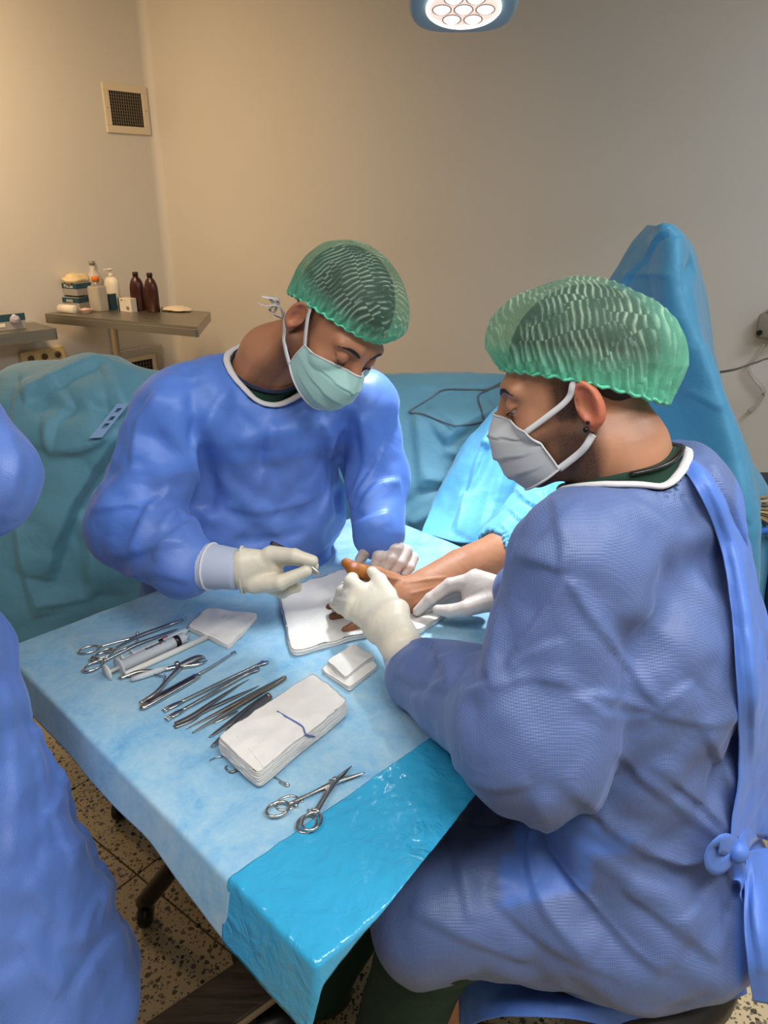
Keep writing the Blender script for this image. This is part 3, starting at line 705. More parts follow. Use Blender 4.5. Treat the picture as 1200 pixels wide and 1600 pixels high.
# sleeve on the patient's arm
SA = [px(776, 872, 1.52), px(800, 850, 1.57), px(832, 815, 1.66), px(862, 772, 1.80), px(880, 740, 1.92)]
def sdsl(P): return smax(smin(d_chain(P, SA, [.059, .062, .068, .080, .09], .02), d_ell(P, px(905, 800, 1.78), (.09, .1, .09)), .05), -d_cone(P, px(740, 885, 1.47), px(790, 860, 1.55), .054, .054), .004)
V, F = sdf_mesh(sdsl, np.min(SA, 0) - .12, np.max(SA, 0) + .13, .0045)
V = cloth_relief(V, F, (.004, 12), (.0018, 34), 9, (1, 1, 1)); V = strokes(V, F, [([(800, 760), (830, 790), (870, 800)], .012, .012, 'f'), ([(790, 790), (820, 820), (860, 820)], .010, .010, 'f'), ([(780, 815), (800, 840), (830, 850)], .008, .006, 'f'), ([(845, 740), (850, 790), (830, 830)], .010, .012, 'f'), ([(765, 835), (790, 850), (800, 880)], .006, .004)])
SLEEVE = link_mesh('sleeve_drape', V, F, M_DRAPE2)
# tall screen drape over a stand
st = thing('drip_stand', A3(.66, 1.98, 0), 'slim metal stand holding up the tall screen drape', 'stand')
V, F = lathe([(0, 1.44), (.012, 1.44), (.012, .06), (.03, .05), (.20, .03), (.20, 0), (0, 0)], 20, origin=A3(.66, 1.98, 0)); link_mesh('pole', V, F, M_STEEL, st)
link_mesh('cross_bar', *tube([A3(.61, 1.90, 1.43), A3(.64, 1.96, 1.445), A3(.70, 2.03, 1.43)], .010, 10, 12), M_STEEL, st)
sc = [(352, [(1014, 1.95), (1024, 1.86), (1038, 1.82), (1048, 1.84), (1052, 1.94)]), (372, [(1000, 1.98), (1025, 1.85), (1053, 1.79), (1066, 1.83), (1070, 1.96)]), (410, [(972, 2.0), (1015, 1.86), (1056, 1.77), (1080, 1.83), (1089, 2.0)]), (470, [(935, 2.02), (1000, 1.87), (1062, 1.74), (1088, 1.82), (1102, 2.02)]), (550, [(890, 2.04), (990, 1.86), (1092, 1.70), (1105, 1.80), (1114, 2.02)]),
      (640, [(845, 2.06), (985, 1.82), (1126, 1.65), (1131, 1.76), (1135, 1.98)]), (720, [(815, 2.06), (980, 1.78), (1150, 1.60), (1164, 1.70), (1172, 1.86)]), (775, [(800, 2.05), (980, 1.75), (1160, 1.56), (1178, 1.66), (1199, 1.78)]), (850, [(790, 2.03), (975, 1.72), (1166, 1.53), (1180, 1.66), (1215, 1.76)]), (1000, [(780, 2.0), (970, 1.68), (1166, 1.5), (1180, 1.64), (1230, 1.74)])]
C = [[px(u, v, Y) for u, Y in r] for v, r in sc]
tag(sheet('screen_drape', C, 150, 110, [([(978, 432), (1020, 429), (1054, 434)], .010, .006, 'f'), ([(1072, 612), (1100, 622), (1128, 642)], .008, .006, 'f'), ([(1166, 820), (1156, 740), (1128, 640), (1095, 550), (1062, 455), (1055, 370)], .035, .022, 'f'), ([(1088, 410), (1072, 450), (1095, 540)], .022, -.020), ([(1010, 400), (1030, 372), (1048, 358)], .02, .012, 'f'), ([(955, 470), (985, 430), (1012, 400)], .02, .010, 'f'), ([(1050, 480), (1020, 560), (1000, 640)], .02, .008, 'f')], M_DRAPE3, relief=(.003, 4), fine=(.0008, 14), seed=8),
    'tall blue drape tented to a peak over the stand behind the right surgeon', 'drape')
# grey wire lying on the bed drape
wq = drop([bdr], [(785, 592), (760, 602), (740, 603), (700, 605), (672, 615), (638, 637)], .006); w2 = drop([bdr], [(638, 637), (660, 640), (690, 655), (712, 661), (757, 660), (756, 640), (752, 615), (765, 602), (788, 596)], .006)
wt = tag(link_mesh('wire', *tube(np.vstack([wq, w2[1:]]), .0022, 6, 90), plain('grey_wire', '#6d7176', .4, .3)), 'thin grey wire looped over the bed drape between the surgeons', 'wire')
# ---- right edge: cable, wall unit, dark cart
wallp = lambda u, v: on_plane(u, v, CORNER, NB)
c = [px(1116, 583, 2.0), px(1150, 577, 2.1), px(1180, 567, 2.3), px(1215, 560, 2.6), px(1300, 575, 2.75)]
tag(link_mesh('cable', *tube(c, .0035, 6, 30), M_BLACK), 'black cable running from the tall drape to the right edge', 'cable')
c = wallp(1197, 515); un = thing('wall_gauge', c, 'grey wall gauge cut off by the right edge with a clear hose below', 'gauge')
Rb = np.stack([DB, -NB, A3(0, 0, 1)], 1)
link_mesh('housing', *(lambda P: (P[0] @ Rb.T + c, P[1]))(join_parts([box(.03, -.04, .02, .10, .07, .09, .012), box(.03, -.04, .07, .05, .05, .05, .01)])), plain('warm_grey_housing', '#8d867c', .45), un)
link_mesh('port', *(lambda P: ((P[0] @ np.array([[1, 0, 0], [0, 0, 1], [0, -1, 0.]]).T) @ Rb.T + c + Rb @ A3(-.002, -.08, -.0), P[1]))(lathe([(0, 0), (.009, 0), (.009, -.012), (0, -.012)][::-1], 14)), M_DARK, un)
h_ = [wallp(1198, 535), wallp(1185, 555), wallp(1172, 570), wallp(1180, 588), wallp(1196, 608), wallp(1188, 628), wallp(1174, 640)]
h_ = [p + NB * .03 for p in h_]; link_mesh('hose', *tube(h_, [.006, .006, .006, .007, .008, .006, .009], 8, 40), m_clear('clear_hose', '#d8d8d4', .2, .6), un)
ct = thing('equipment_trolley', A3(.98, 1.72, 0), 'dark navy equipment trolley with cables, cut by the right edge', 'trolley')
link_mesh('cabinet', *box(1.16, 1.84, .52, .42, .36, .70, .02), plain('dark_navy_panel', '#1a1d2b', .45), ct); link_mesh('lower_drawer', *box(1.155, 1.82, .30, .40, .36, .2, .01), plain('brown_drawer', '#4a382a', .5), ct)
for sx in (-1, 1):
    for sy in (-1, 1):
        V, F = lathe([(0, 0), (.02, 0), (.03, .02), (.03, .05), (.012, .09), (.012, .18), (0, .18)], 14, origin=A3(1.16 + sx * .15, 1.84 + sy * .12, 0)); link_mesh('caster', V, F, M_BLACK, ct)
link_mesh('blue_hose', *tube([px(1150, 846, 1.62), px(1172, 838, 1.64), px(1190, 830, 1.66), px(1230, 826, 1.7)], .008, 8, 20), plain('blue_hose', '#2f5fb8', .35), ct)
for j in range(9):
    a_ = px(1160 + 2 * j, 796 + j, 1.66); link_mesh('wire', *tube([a_, px(1178 + 3 * j, 780 + 5 * j, 1.66 + .004 * j), px(1205, 776 + 7 * j, 1.70)], .0035, 6, 14), plain('tan_wire', ['#8d7750', '#b39a6a', '#5f5138'][j % 3], .5), ct)
# ================================================================== PEOPLE: MATERIALS
def m_skin(name, c1, c2, hair='#1c130d', red='#b5543f'):
    t = NT(name); co = t.coord()
    base = t.mix(t.noise(co, 28, 4, .6), lin(c1), lin(c2))
    base = t.mix(t.math('MULTIPLY', t.attr('red'), .42), base, lin(red))
    st = t.noise(co, 900, 2, .6); hm = t.math('MULTIPLY', t.attr('stubble'), t.math('ADD', t.math('MULTIPLY', st, .9), .38))
    base = t.mix(hm, base, lin(hair)); t.base(base)
    t.set(Roughness=.5, Subsurface_Weight=.12, Subsurface_Radius=(.01, .004, .002), Subsurface_Scale=.5)
    t.bump(t.noise(co, 350, 3), .12, .0008); return t.m
M_SKIN_L = m_skin('tan_skin', '#b9815f', '#a87050'); M_SKIN_R = m_skin('warm_skin', '#bd8765', '#ad7656', '#140e0a', '#d0503c')
M_HAIR = plain('dark_hair', '#15100c', .6)
def m_gown():
    t = NT('blue_violet_gown'); co = t.coord()
    n = t.noise(co, 3.5, 4, .55)
    base = t.mix(n, lin('#4f78cf'), lin('#5c86d6'))
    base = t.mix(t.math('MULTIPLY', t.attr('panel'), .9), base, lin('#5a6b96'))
    t.base(base); t.set(Roughness=.48, Sheen_Weight=.25, Sheen_Roughness=.4, Sheen_Tint=lin('#c9d6ff'))
    sc = t.add('ShaderNodeVectorMath', operation='SCALE'); sc.inputs['Scale'].default_value = 2 * math.pi / .0030; t.link(co, sc.inputs[0])
    sn = t.add('ShaderNodeVectorMath', operation='SINE'); t.link(sc.outputs[0], sn.inputs[0]); sp = t.add('ShaderNodeSeparateXYZ'); t.link(sn.outputs[0], sp.inputs[0])
    a = t.math('MULTIPLY', t.math('ADD', t.math('ADD', sp.outputs[0], sp.outputs[1]), sp.outputs[2]), t.attr('panel'))
    ve = t.add('ShaderNodeTexVoronoi', feature='DISTANCE_TO_EDGE'); ve.inputs['Scale'].default_value = 11
    dn = t.add('ShaderNodeTexNoise'); dn.inputs['Scale'].default_value = 7; t.link(co, dn.inputs['Vector'])
    va = t.add('ShaderNodeVectorMath', operation='MULTIPLY_ADD'); va.inputs[1].default_value = (.16, .16, .16); t.link(dn.outputs['Color'], va.inputs[0]); t.link(co, va.inputs[2]); t.link(va.outputs[0], ve.inputs['Vector'])
    b = t.math('ADD', t.math('MULTIPLY', t.noise(co, 22, 2, .5, 1.4), .35), t.math('MULTIPLY', ve.outputs['Distance'], 1.5))
    t.bump(t.math('ADD', t.math('MULTIPLY', a, .042), b), .34, .005); return t.m
M_GOWN = m_gown()
M_BIND = m_cloth('white_binding', '#d9d5d2', '#cfcac8', .8)
M_KNIT = m_cloth('pale_grey_blue_cuff', '#b3bacb', '#a9b0c4', .85, 1400, .25)
M_SCRUB = m_cloth('dark_green_scrubs', '#123626', '#0e2f22', .9, sheen=.0)
M_NAVYTIE = m_cloth('navy_trim', '#18204a', '#141a3c', .85)
def m_glove(name, c1, c2):
    t = NT(name); co = t.coord(); t.base(t.mix(t.noise(co, 22, 3), lin(c1), lin(c2)))
    t.set(Roughness=.42, Subsurface_Weight=.15, Subsurface_Radius=(.01, .007, .005), Subsurface_Scale=.4)
    t.bump(t.noise(co, 70, 4, .6, 1), .25, .0015); return t.m
M_GLOVE = m_glove('cream_latex_glove', '#e3d9c4', '#dacfb8')
M_GLOVEP = m_glove('thin_pinkish_latex_glove', '#d8cbc2', '#cbbcb4')
def m_cap():
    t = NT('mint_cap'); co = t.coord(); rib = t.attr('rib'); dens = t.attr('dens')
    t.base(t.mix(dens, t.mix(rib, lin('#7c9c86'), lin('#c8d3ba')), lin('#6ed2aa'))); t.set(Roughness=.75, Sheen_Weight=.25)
    tr = t.add('ShaderNodeBsdfTransparent'); tr.inputs[0].default_value = lin('#dcebdd')
    tl = t.add('ShaderNodeBsdfTranslucent'); tl.inputs[0].default_value = lin('#86dfba')
    m1 = t.add('ShaderNodeMixShader'); m1.inputs[0].default_value = .28; t.link(t.b.outputs[0], m1.inputs[1]); t.link(tl.outputs[0], m1.inputs[2])
    m2 = t.add('ShaderNodeMixShader'); fb = t.noise(co, 240, 4, .75, 2.5)
    op = t.math('ADD', t.math('ADD', t.math('MULTIPLY', rib, .55), t.math('MULTIPLY', dens, .62)), t.math('MULTIPLY', t.math('POWER', fb, 1.6), .62))
    cl = t.add('ShaderNodeClamp'); t.link(op, cl.inputs[0]); cl.inputs[2].default_value = .97
    t.link(cl.outputs[0], m2.inputs[0]); t.link(tr.outputs[0], m2.inputs[1]); t.link(m1.outputs[0], m2.inputs[2]); t.link(m2.outputs[0], t.out.inputs['Surface']); return t.m
M_CAP = m_cap(); M_CAPBAND = m_cloth('mint_elastic', '#4fc39b', '#66cfa9', .7)
M_MASKG = m_cloth('pale_green_mask', '#a9cfc5', '#9dc6bd', .8, 800, .2); M_MASKW = m_cloth('white_grey_mask', '#c4c6c6', '#bcbfc0', .8, 800, .2)
M_STRAP = m_cloth('white_strap', '#d8d6d4', '#cfcdcb', .85, 1200, .3)
M_EYE = plain('eye_white', '#c9bfb6', .15); M_IRIS = plain('dark_iris', '#1d120c', .1)
# ================================================================== HEAD, CAP, MASK (local frame: face -Y, person's left +X)
EAR_R = rotz(-.42)
def head_sdf(p, neck):
    ax = p.copy(); ax[:, 0] = abs(ax[:, 0])
    d = d_ell(p, (0, .018, .045), (.077, .097, .092))
    d = smin(d, d_ell(p, (0, -.030, -.002), (.066, .069, .085)), .02)
    d = smin(d, d_ell(p, (0, -.045, -.06), (.049, .052, .058)), .02)
    d = smin(d, d_cone(ax, (.054, .004, -.055), (.016, -.074, -.102), .021, .020), .022)
    d = smin(d, d_sph(p, (0, -.079, -.102), .020), .015)
    d = smin(d, d_cone(ax, (.012, -.089, .026), (.046, -.077, .026), .0115, .010), .014)
    d = smin(d, d_ell(ax, (.043, -.063, -.03), (.022, .022, .020)), .02)
    d = smax(d, -d_sph(ax, (.033, -.108, .005), .0205), .012)
    d = smin(d, d_cone(p, (0, -.094, .014), (0, -.116, -.034), .0085, .0125), .010)
    d = smin(d, d_sph(ax, (.0125, -.103, -.037), .0095), .008)
    d = smin(d, d_ell(p, (0, -.098, -.063), (.023, .010, .006)), .006)
    d = smin(d, d_ell(p, (0, -.095, -.074), (.020, .011, .006)), .006)
    lid = smax(d_sph(ax, (.033, -.0825, .005), .0142), -(ax[:, 2] + .0054 - (ax[:, 1] + .095) * .8), .002)   # upper lid, lowered
    low = smax(d_sph(ax, (.033, -.0815, .003), .0137), (ax[:, 2] + .0058), .002)
    d = smin(d, lid, .004); d = smin(d, low, .005)
    d = smin(d, d_chain(p, neck[0], neck[1], .03), .028)
    # ear
    q = (ax - A3(.080, .014, -.006)) @ EAR_R      # columns: out, back, up
    q = q @ np.array([[1, 0, 0], [0, math.cos(.2), -math.sin(.2)], [0, math.sin(.2), math.cos(.2)]])
    e = d_ell(q, (0, .002, 0), (.0085, .0185, .032)); e = smin(e, d_ell(q, (.0, -.006, -.027), (.007, .009, .010)), .006)
    ring = np.sqrt((np.sqrt((q[:, 1] / .0155) ** 2 + ((q[:, 2] - .003) / .0275) ** 2) - 1) ** 2 * .018 ** 2 + (q[:, 0] - .006) ** 2) - .0036
    e = smax(e, -d_ell(q, (.010, -.001, -.001), (.0095, .0095, .0175)), .003)
    e = smax(e, -d_ell(q, (.011, .003, .012), (.0075, .009, .012)), .003)
    e = smin(e, np.where(q[:, 1] > -.011, ring, ring + .002), .003); e = smin(e, d_cone(q, (.003, -.0115, -.012), (.004, -.0135, -.002), .0042, .0032), .003)
    d = smin(d, e, .005)
    return d
def xf(M, P): P = np.asarray(P, float); return P @ M[0].T + M[1]
def inv(M, P): return (np.asarray(P, float) - M[1]) @ M[0]
def eul(x, y, z): return np.array(Euler((math.radians(x), math.radians(y), math.radians(z)), 'XYZ').to_matrix())
def brim_z(phi): return .019 + .050 * np.cos(phi) - .0085 * np.cos(2 * phi)
def make_head(person, M, neck_w, skin, mask_mat, stub_fn, cap_bumps, tiltcap=0, straps='L', piercing=False, mk=(.0715, .073, .068, -.035, -.030, -.030, -.085)):
    nk = ([inv(M, p) for p in neck_w[0]], neck_w[1])
    lo = A3(-.1, -.14, -.15); hi = A3(.1, .13, .15)
    for p, r in zip(*nk): lo = np.minimum(lo, p - r - .01); hi = np.maximum(hi, p + r + .01)
    V, F = sdf_mesh(lambda p: head_sdf(p, nk), lo, hi, .0024)
    V = smooth_mesh(V, F, 1, .4)
    x, y, z = V.T; ax = abs(x)
    S = lambda v, a, b: np.clip((v - a) / (b - a), 0, 1)
    stub, red = stub_fn(x, y, z, ax, S)
    body = link_mesh('body', xf(M, V), F, skin, person, attrs=dict(stubble=stub, red=red))
    # eyeballs, lashes, brows
    for s in (-1, 1):
        E, G = lathe([(0, -.0102), (.0047, -.009), (.0075, -.0068), (.0098, -.0027), (.0098, .0027), (.0075, .0068), (.0047, .009), (0, .0102)], 16)
        E = E @ np.array([[1, 0, 0], [0, 0, 1], [0, -1, 0.]]).T
        eb = link_mesh('eyeball', xf(M, E + A3(s * .033, -.0812, .002)), G, M_EYE, body)
        I, G = lathe([(0, .0005), (.0055, .0), (.0055, -.0015), (0, -.0015)], 14); I = I @ np.array([[1, 0, 0], [0, math.cos(.6), math.sin(.6)], [0, -math.sin(.6), math.cos(.6)]]).T
        I = I @ np.array([[1, 0, 0], [0, 0, -1], [0, 1, 0.]]).T
        link_mesh('iris', xf(M, I + A3(s * .033, -.0880, -.0052)), G, M_IRIS, body)
        a = np.linspace(-1.05, 1.05, 9); L = np.stack([s * .033 + .0128 * np.sin(a), -.0835 - .0140 * np.cos(a), -.0066 + .0016 * np.cos(a)], 1)
        link_mesh('eyelashes', *(lambda P: (xf(M, P[0]), P[1]))(tube(_push(L, nk, .0004), [.0004, .001, .0012, .0013, .0013, .0013, .0012, .001, .0004], 6, 20, .7)), M_HAIR, body)
        Bp = [(s * .013, -.1003, .0225), (s * .024, -.0985, .0270), (s * .036, -.0925, .0295), (s * .050, -.079, .0245)]
        link_mesh('eyebrow', *(lambda P: (xf(M, P[0]), P[1]))(tube(_push(catmull(Bp, 14), nk, .0006), np.interp(np.linspace(0, 1, 14), [0, .3, .7, 1], [.0024, .0036, .0032, .0010]), 8, None, .35, up=(s * .4, -1, 0))), M_HAIR, body)
    # hair under the cap
    def hair(p):
        d = d_ell(p, (0, .018, .045), (.0815, .1015, .0965)); return smax(d, (brim_z(np.arctan2(p[:, 0], -p[:, 1])) - .004) - p[:, 2], .004)
    HV, HF = sdf_mesh(hair, (-.09, -.095, -.06), (.09, .13, .15), .005); link_mesh('hair', xf(M, HV), HF, M_HAIR, body)
    # ---- cap
    nu, nv = 300, 150; phi = np.arange(nu) * 2 * math.pi / nu; t = np.linspace(0, 1, nv)
    PH, TT = np.meshgrid(phi, t, indexing='ij'); am = math.pi * .60
    rr = np.sin(TT * am) / math.sin(am); zc = (np.cos(TT * am) - math.cos(am)) / (1 - math.cos(am))
    zb = brim_z(PH); bx = .0835; by = .1050
    X = rr * bx * np.sin(PH); Y = .012 - rr * by * np.cos(PH) ; Z = zb + (.152 - zb) * zc
    fr = np.clip((TT - .62) / .38, 0, 1)
    P = np.stack([X, Y, Z], -1).reshape(-1, 3); ctr = A3(0, .014, .045)
    dirs = P - ctr; dirs /= np.linalg.norm(dirs, axis=1)[:, None]
    amt = np.zeros(len(P)); puff = np.zeros(len(P))
    for (dv, am_, sg) in cap_bumps:
        g = np.exp(-((1 - dirs @ nrm(dv)) / (sg * sg / 2))); amt += am_ * g; puff += np.maximum(am_, 0) * g
    amt *= np.clip((1.03 - TT.ravel()) / .22, 0, 1)
    wob = perlin(P * (60, 30, 30)) * 1.6 + perlin(P * 25 + 7) * 1.2
    ph_ = 2 * math.pi * P[:, 1] / .0085 + wob * 2.6 + 1.5 * np.sign(perlin(P * (55, 8, 45) + 3))
    rib = np.clip(.5 + .5 * np.sin(ph_), 0, 1) ** 4
    amp = .0014 * np.clip(.62 + 1.3 * perlin(P * 24 + 31) + .9 * perlin(P * (80, 30, 60) + 11), .03, 1)
    ruf = fr.ravel() * (.0028 * np.sin(PH.ravel() * 34 + 3 * perlin(P * 30)) + .0015 * np.sin(PH.ravel() * 71))
    big = .0022 * ridged(P * 16 + 40)
    P = P + dirs * (amt + rib * amp + ruf + big * np.clip(TT.ravel() * 3, 0, 1))[:, None]
    dens = np.clip(.02 + puff * 24 + np.clip(fr.ravel() * 1.6 - .5, 0, 1) * 1.0 + .10 * np.clip(perlin(P * 14 + 60), 0, 1), 0, 1)
    F = grid_faces(nu, nv, wrap=True)
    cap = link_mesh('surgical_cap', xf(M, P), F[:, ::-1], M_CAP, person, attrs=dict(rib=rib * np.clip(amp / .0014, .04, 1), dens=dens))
    # elastic, gathered edge
    ph = np.linspace(0, 2 * math.pi, 181)[:-1]
    Q = np.stack([bx * 1.0 * np.sin(ph), .012 - by * 1.0 * np.cos(ph), brim_z(ph) - .002 + .0018 * np.sin(ph * 31)], 1)
    link_mesh('elastic_edge', *(lambda T: (xf(M, T[0]), T[1]))(tube(Q, .0036 + .0014 * np.sin(ph * 43) ** 2, 8, closed=True, flat=.6)), M_CAPBAND, cap)
    # ---- mask
    ns, nw = 61, 41; s = np.linspace(-1, 1, ns)[:, None]; v = np.linspace(0, 1, nw)[None]
    yc = np.interp(v, [0, .12, .3, .5, .75, 1], [-.1075, -.119, -.1335, -.131, -.121, -.098]); zc_ = np.interp(v, [0, .3, .6, .85, 1], [-.010, -.038, -.078, -.108, -.124])
    th = s * math.radians(80); xw = np.interp(v, [0, .4, 1], [mk[0], mk[1], mk[2]]); xx = xw * np.sin(th) / math.sin(math.radians(80))
    ye = np.interp(v, [0, 1], [mk[3], mk[4]]); k = (np.cos(th) - math.cos(math.radians(80))) / (1 - math.cos(math.radians(80)))
    k = k * (1 - .22 * np.exp(-((abs(s) - .55) / .25) ** 2) * np.clip(1 - v * 1.6, 0, 1)); 
    yy = ye + (yc - ye) * k; ze = np.interp(v, [0, 1], [mk[5], mk[6]]); zz = zc_ + (ze - zc_) * abs(s) ** 1.6
    pl = (v * 3.6 + .25 * abs(s)) % 1.0; pk = np.clip((.92 - abs(s)) * 5, 0, 1) * np.clip(v * 8, 0, 1) * np.clip((1 - v) * 8, 0, 1)
    yy = yy - .0045 * (pl ** 1.5) * pk; P = np.stack([xx, yy, zz], -1).reshape(-1, 3)
    P[:, 1] -= .002 * perlin(P * 38 + 2)
    for _ in range(4):      # keep the mask off the skin
        dd = head_sdf(P, nk); P = P + np.clip(.0035 - dd, 0, .02)[:, None] * (P - A3(0, .01, -.05)) / np.linalg.norm(P - A3(0, .01, -.05), axis=1)[:, None]
    mask = link_mesh('face_mask', xf(M, P), grid_faces(ns, nw), mask_mat, person); mo = mask.modifiers.new('thick', 'SOLIDIFY'); mo.thickness = .0012; mo.offset = 1
    P = P.reshape(ns, nw, 3)
    for nm, L in (('binding', P[0]), ('binding', P[-1]), ('binding', P[:, 0]), ('binding', P[:, -1])):
        link_mesh(nm, *(lambda T: (xf(M, T[0]), T[1]))(tube(L, .0028, 6, flat=.5, up=(0, -1, 0) if nm == 'binding' else (1, 0, 0))), M_STRAP, mask)
    for sd in (-1, 1):
        i = 0 if sd < 0 else -1; a = P[i, 0]; b = P[i, -1]
        up = [a, a * .5 + A3(sd * .0765, -.012, .004) * .5 + A3(sd * .002, 0, 0), A3(sd * .080, -.010, .008), A3(sd * .0835, .006, .036)]
        push = lambda L, o_=.0018: _push(L, nk, o_)
        dn = [b, A3(sd * .076, -.006, -.066), A3(sd * .080, .012, -.046)] if straps == 'R' else [b, A3(sd * .0715, -.004, -.075), A3(sd * .072, .02, -.060), A3(sd * .067, .05, -.046), A3(sd * .03, .088, -.05), A3(0, .092, -.05)]
        for L, wd in ((up, .0046), (dn, .0046 if straps == 'L' else .0055)):
            link_mesh('strap', *(lambda T: (xf(M, T[0]), T[1]))(tube(push(catmull(L, 28)), wd, 6, None, .16, up=(sd, 0, .25))), M_STRAP, mask)
    if straps == 'L':   # loose knot of the ties at the nape
        for j in range(4):
            a0 = A3(-.022, .098, -.088); L = [a0, a0 + A3(-.012 + .02 * (j % 2), .018 + .006 * j, .012 - .012 * j), a0 + A3(-.03 + .012 * j, .03 + .01 * (j % 2), -.004 + .01 * (j % 3)), a0 + A3(-.035 + .03 * (j % 2), .045, -.012 + .008 * j)]
            link_mesh('tie_end', *(lambda T: (xf(M, T[0]), T[1]))(tube(L, .005, 6, 16, .2, up=(.3, 0, 1))), M_STRAP, mask)
    if piercing:
        for (q, r) in (((.0895, .004, -.036), .0042), ((.089, .008, -.027), .0028)):
            link_mesh('ear_stud', *(lambda T: (xf(M, T[0]), T[1]))(lathe([(0, -r), (r * .7, -r * .7), (r, 0), (r * .7, r * .7), (0, r)], 12, origin=q)), plain('dark_stud', '#2a2c30', .2, .8), body)
    return body
def _push(L, nk, o_):
    L = np.array(L, float)
    for _ in range(4):
        d0 = head_sdf(L, nk); g = np.stack([head_sdf(L + e, nk) - d0 for e in np.eye(3) * .001], 1); g /= np.linalg.norm(g, axis=1)[:, None] + 1e-9
        L = L + g * np.clip(o_ - d0, 0, .02)[:, None]
    for _ in range(2): L[1:-1] = L[1:-1] * .5 + (L[:-2] + L[2:]) * .25
    return L
class Neckline:
    """gown neckline: keeps a small gap round the neck and never rises above the heights of the given points"""
    def __init__(s, c, n, pts, chain, clear):
        s.c = np.asarray(c, float); s.n = nrm(n); s.a = nrm(np.cross(s.n, (0, 1, .3))); s.b = np.cross(s.n, s.a); s.chain, s.clear = chain, clear
        q = [(p - s.c) for p in pts]; an = np.array([math.atan2(x @ s.b, x @ s.a) for x in q]); o = np.argsort(an); hq = np.array([x @ s.n for x in q])
        s.g = np.linspace(-math.pi, math.pi, 129)[:-1]; hv = np.interp(s.g, an[o], hq[o], period=2 * math.pi)
        for _ in range(40): hv = hv * .5 + (np.roll(hv, 1) + np.roll(hv, -1)) * .25
        s.hv = hv
    def hq(s, an): return np.interp(an, s.g, s.hv, period=2 * math.pi)
    def uvh(s, P): x = P - s.c; return np.arctan2(x @ s.b, x @ s.a), x @ s.n
    def cut(s, P, d):
        an, hh = s.uvh(P); ro = d_chain(P, s.chain[0], s.chain[1], .03) - s.clear
        d = smax(d, (hh - s.hq(an) - .45 * np.maximum(ro, 0)) * .9, .010)
        return smax(d, -np.maximum(ro, s.hq(an) - .045 - hh), .004)
    def line(s, angs, dh, off):
        R = []; ts = np.linspace(.01, .25, 240)
        for q in angs:
            P = s.c + (s.hq(q) + dh) * s.n + ts[:, None] * (s.a * math.cos(q) + s.b * math.sin(q)); i = np.nonzero(d_chain(P, s.chain[0], s.chain[1], .03) > off)[0]; R.append(P[i[0]] if len(i) else P[-1])
        return np.array(R)
    def ring(s, V, k=80, off=.003):
        """binding line on the finished gown surface V"""
        an, hh = s.uvh(V); ro = d_chain(V, s.chain[0], s.chain[1], .03) - s.clear; m = (ro < .014) & (hh > s.hq(an) - .04); an, hh = an[m], hh[m]; A_ = np.arange(k) * 2 * math.pi / k; L = s.line(A_, 0, s.clear + .004); H = []
        for q in A_:
            e = abs((an - q + math.pi) % (2 * math.pi) - math.pi) < .10; H.append((hh[e].max() if e.any() else s.hq(q)) - s.hq(q))
        H = np.array(H)
        for _ in range(3): H = H * .5 + (np.roll(H, 1) + np.roll(H, -1)) * .25
        return L + (H + off)[:, None] * s.n
    def scrub(s, parent, up, mat, name='scrub_collar', inset=.004):
        fn = lambda P: smax(smax(d_chain(P, s.chain[0], s.chain[1], .03) - s.clear + inset, s.uvh(P)[1] - s.hq(s.uvh(P)[0]) - up, .004), s.hq(s.uvh(P)[0]) - .03 - s.uvh(P)[1], .004)
        V, F = sdf_mesh(fn, s.c - .16, s.c + .16, .004); return link_mesh(name, V, F, mat, parent)
def mesh_co(o): return np.array([v.co[:] for v in o.data.vertices])
def stub_L(x, y, z, ax, S):
    jaw = S(z, -.01, -.05) * S(y, -.1, -.02) * S(y, .035, .012) * S(ax, .03, .045); side = S(z, .04, .01) * S(z, -.06, -.03) * S(ax, .060, .068) * S(y, .012, .0) * S(y, -.035, -.02)
    chin = S(z, -.05, -.07) * S(y, -.03, -.06); nape = S(y, .05, .08) * S(z, -.08, -.05)
    ear = S(ax, .076, .082) * S(z, -.055, -.04) * S(z, .045, .035)
    return np.clip(np.maximum(np.maximum(jaw, side), np.maximum(chin, nape)) * .72 * (1 - ear), 0, 1), ear * .55
def stub_R(x, y, z, ax, S):
    jaw = S(z, .0, -.045) * S(y, -.1, -.03) * S(y, .03, .008) * S(ax, .03, .045); side = S(z, .05, .02) * S(z, -.05, -.02) * S(ax, .056, .064) * S(y, .006, -.006) * S(y, -.042, -.026)
    chin = S(z, -.05, -.07) * S(y, -.03, -.06); nape = S(y, .035, .075) * S(z, -.085, -.03) * .9
    ear = S(ax, .077, .083) * S(z, -.055, -.04) * S(z, .045, .035); under = S(z, -.08, -.1) * S(y, .06, .0) * .8
    return np.clip(np.maximum(np.maximum(jaw, side), np.maximum(np.maximum(chin, under), nape)) * 1.0 * (1 - ear), 0, 1), ear
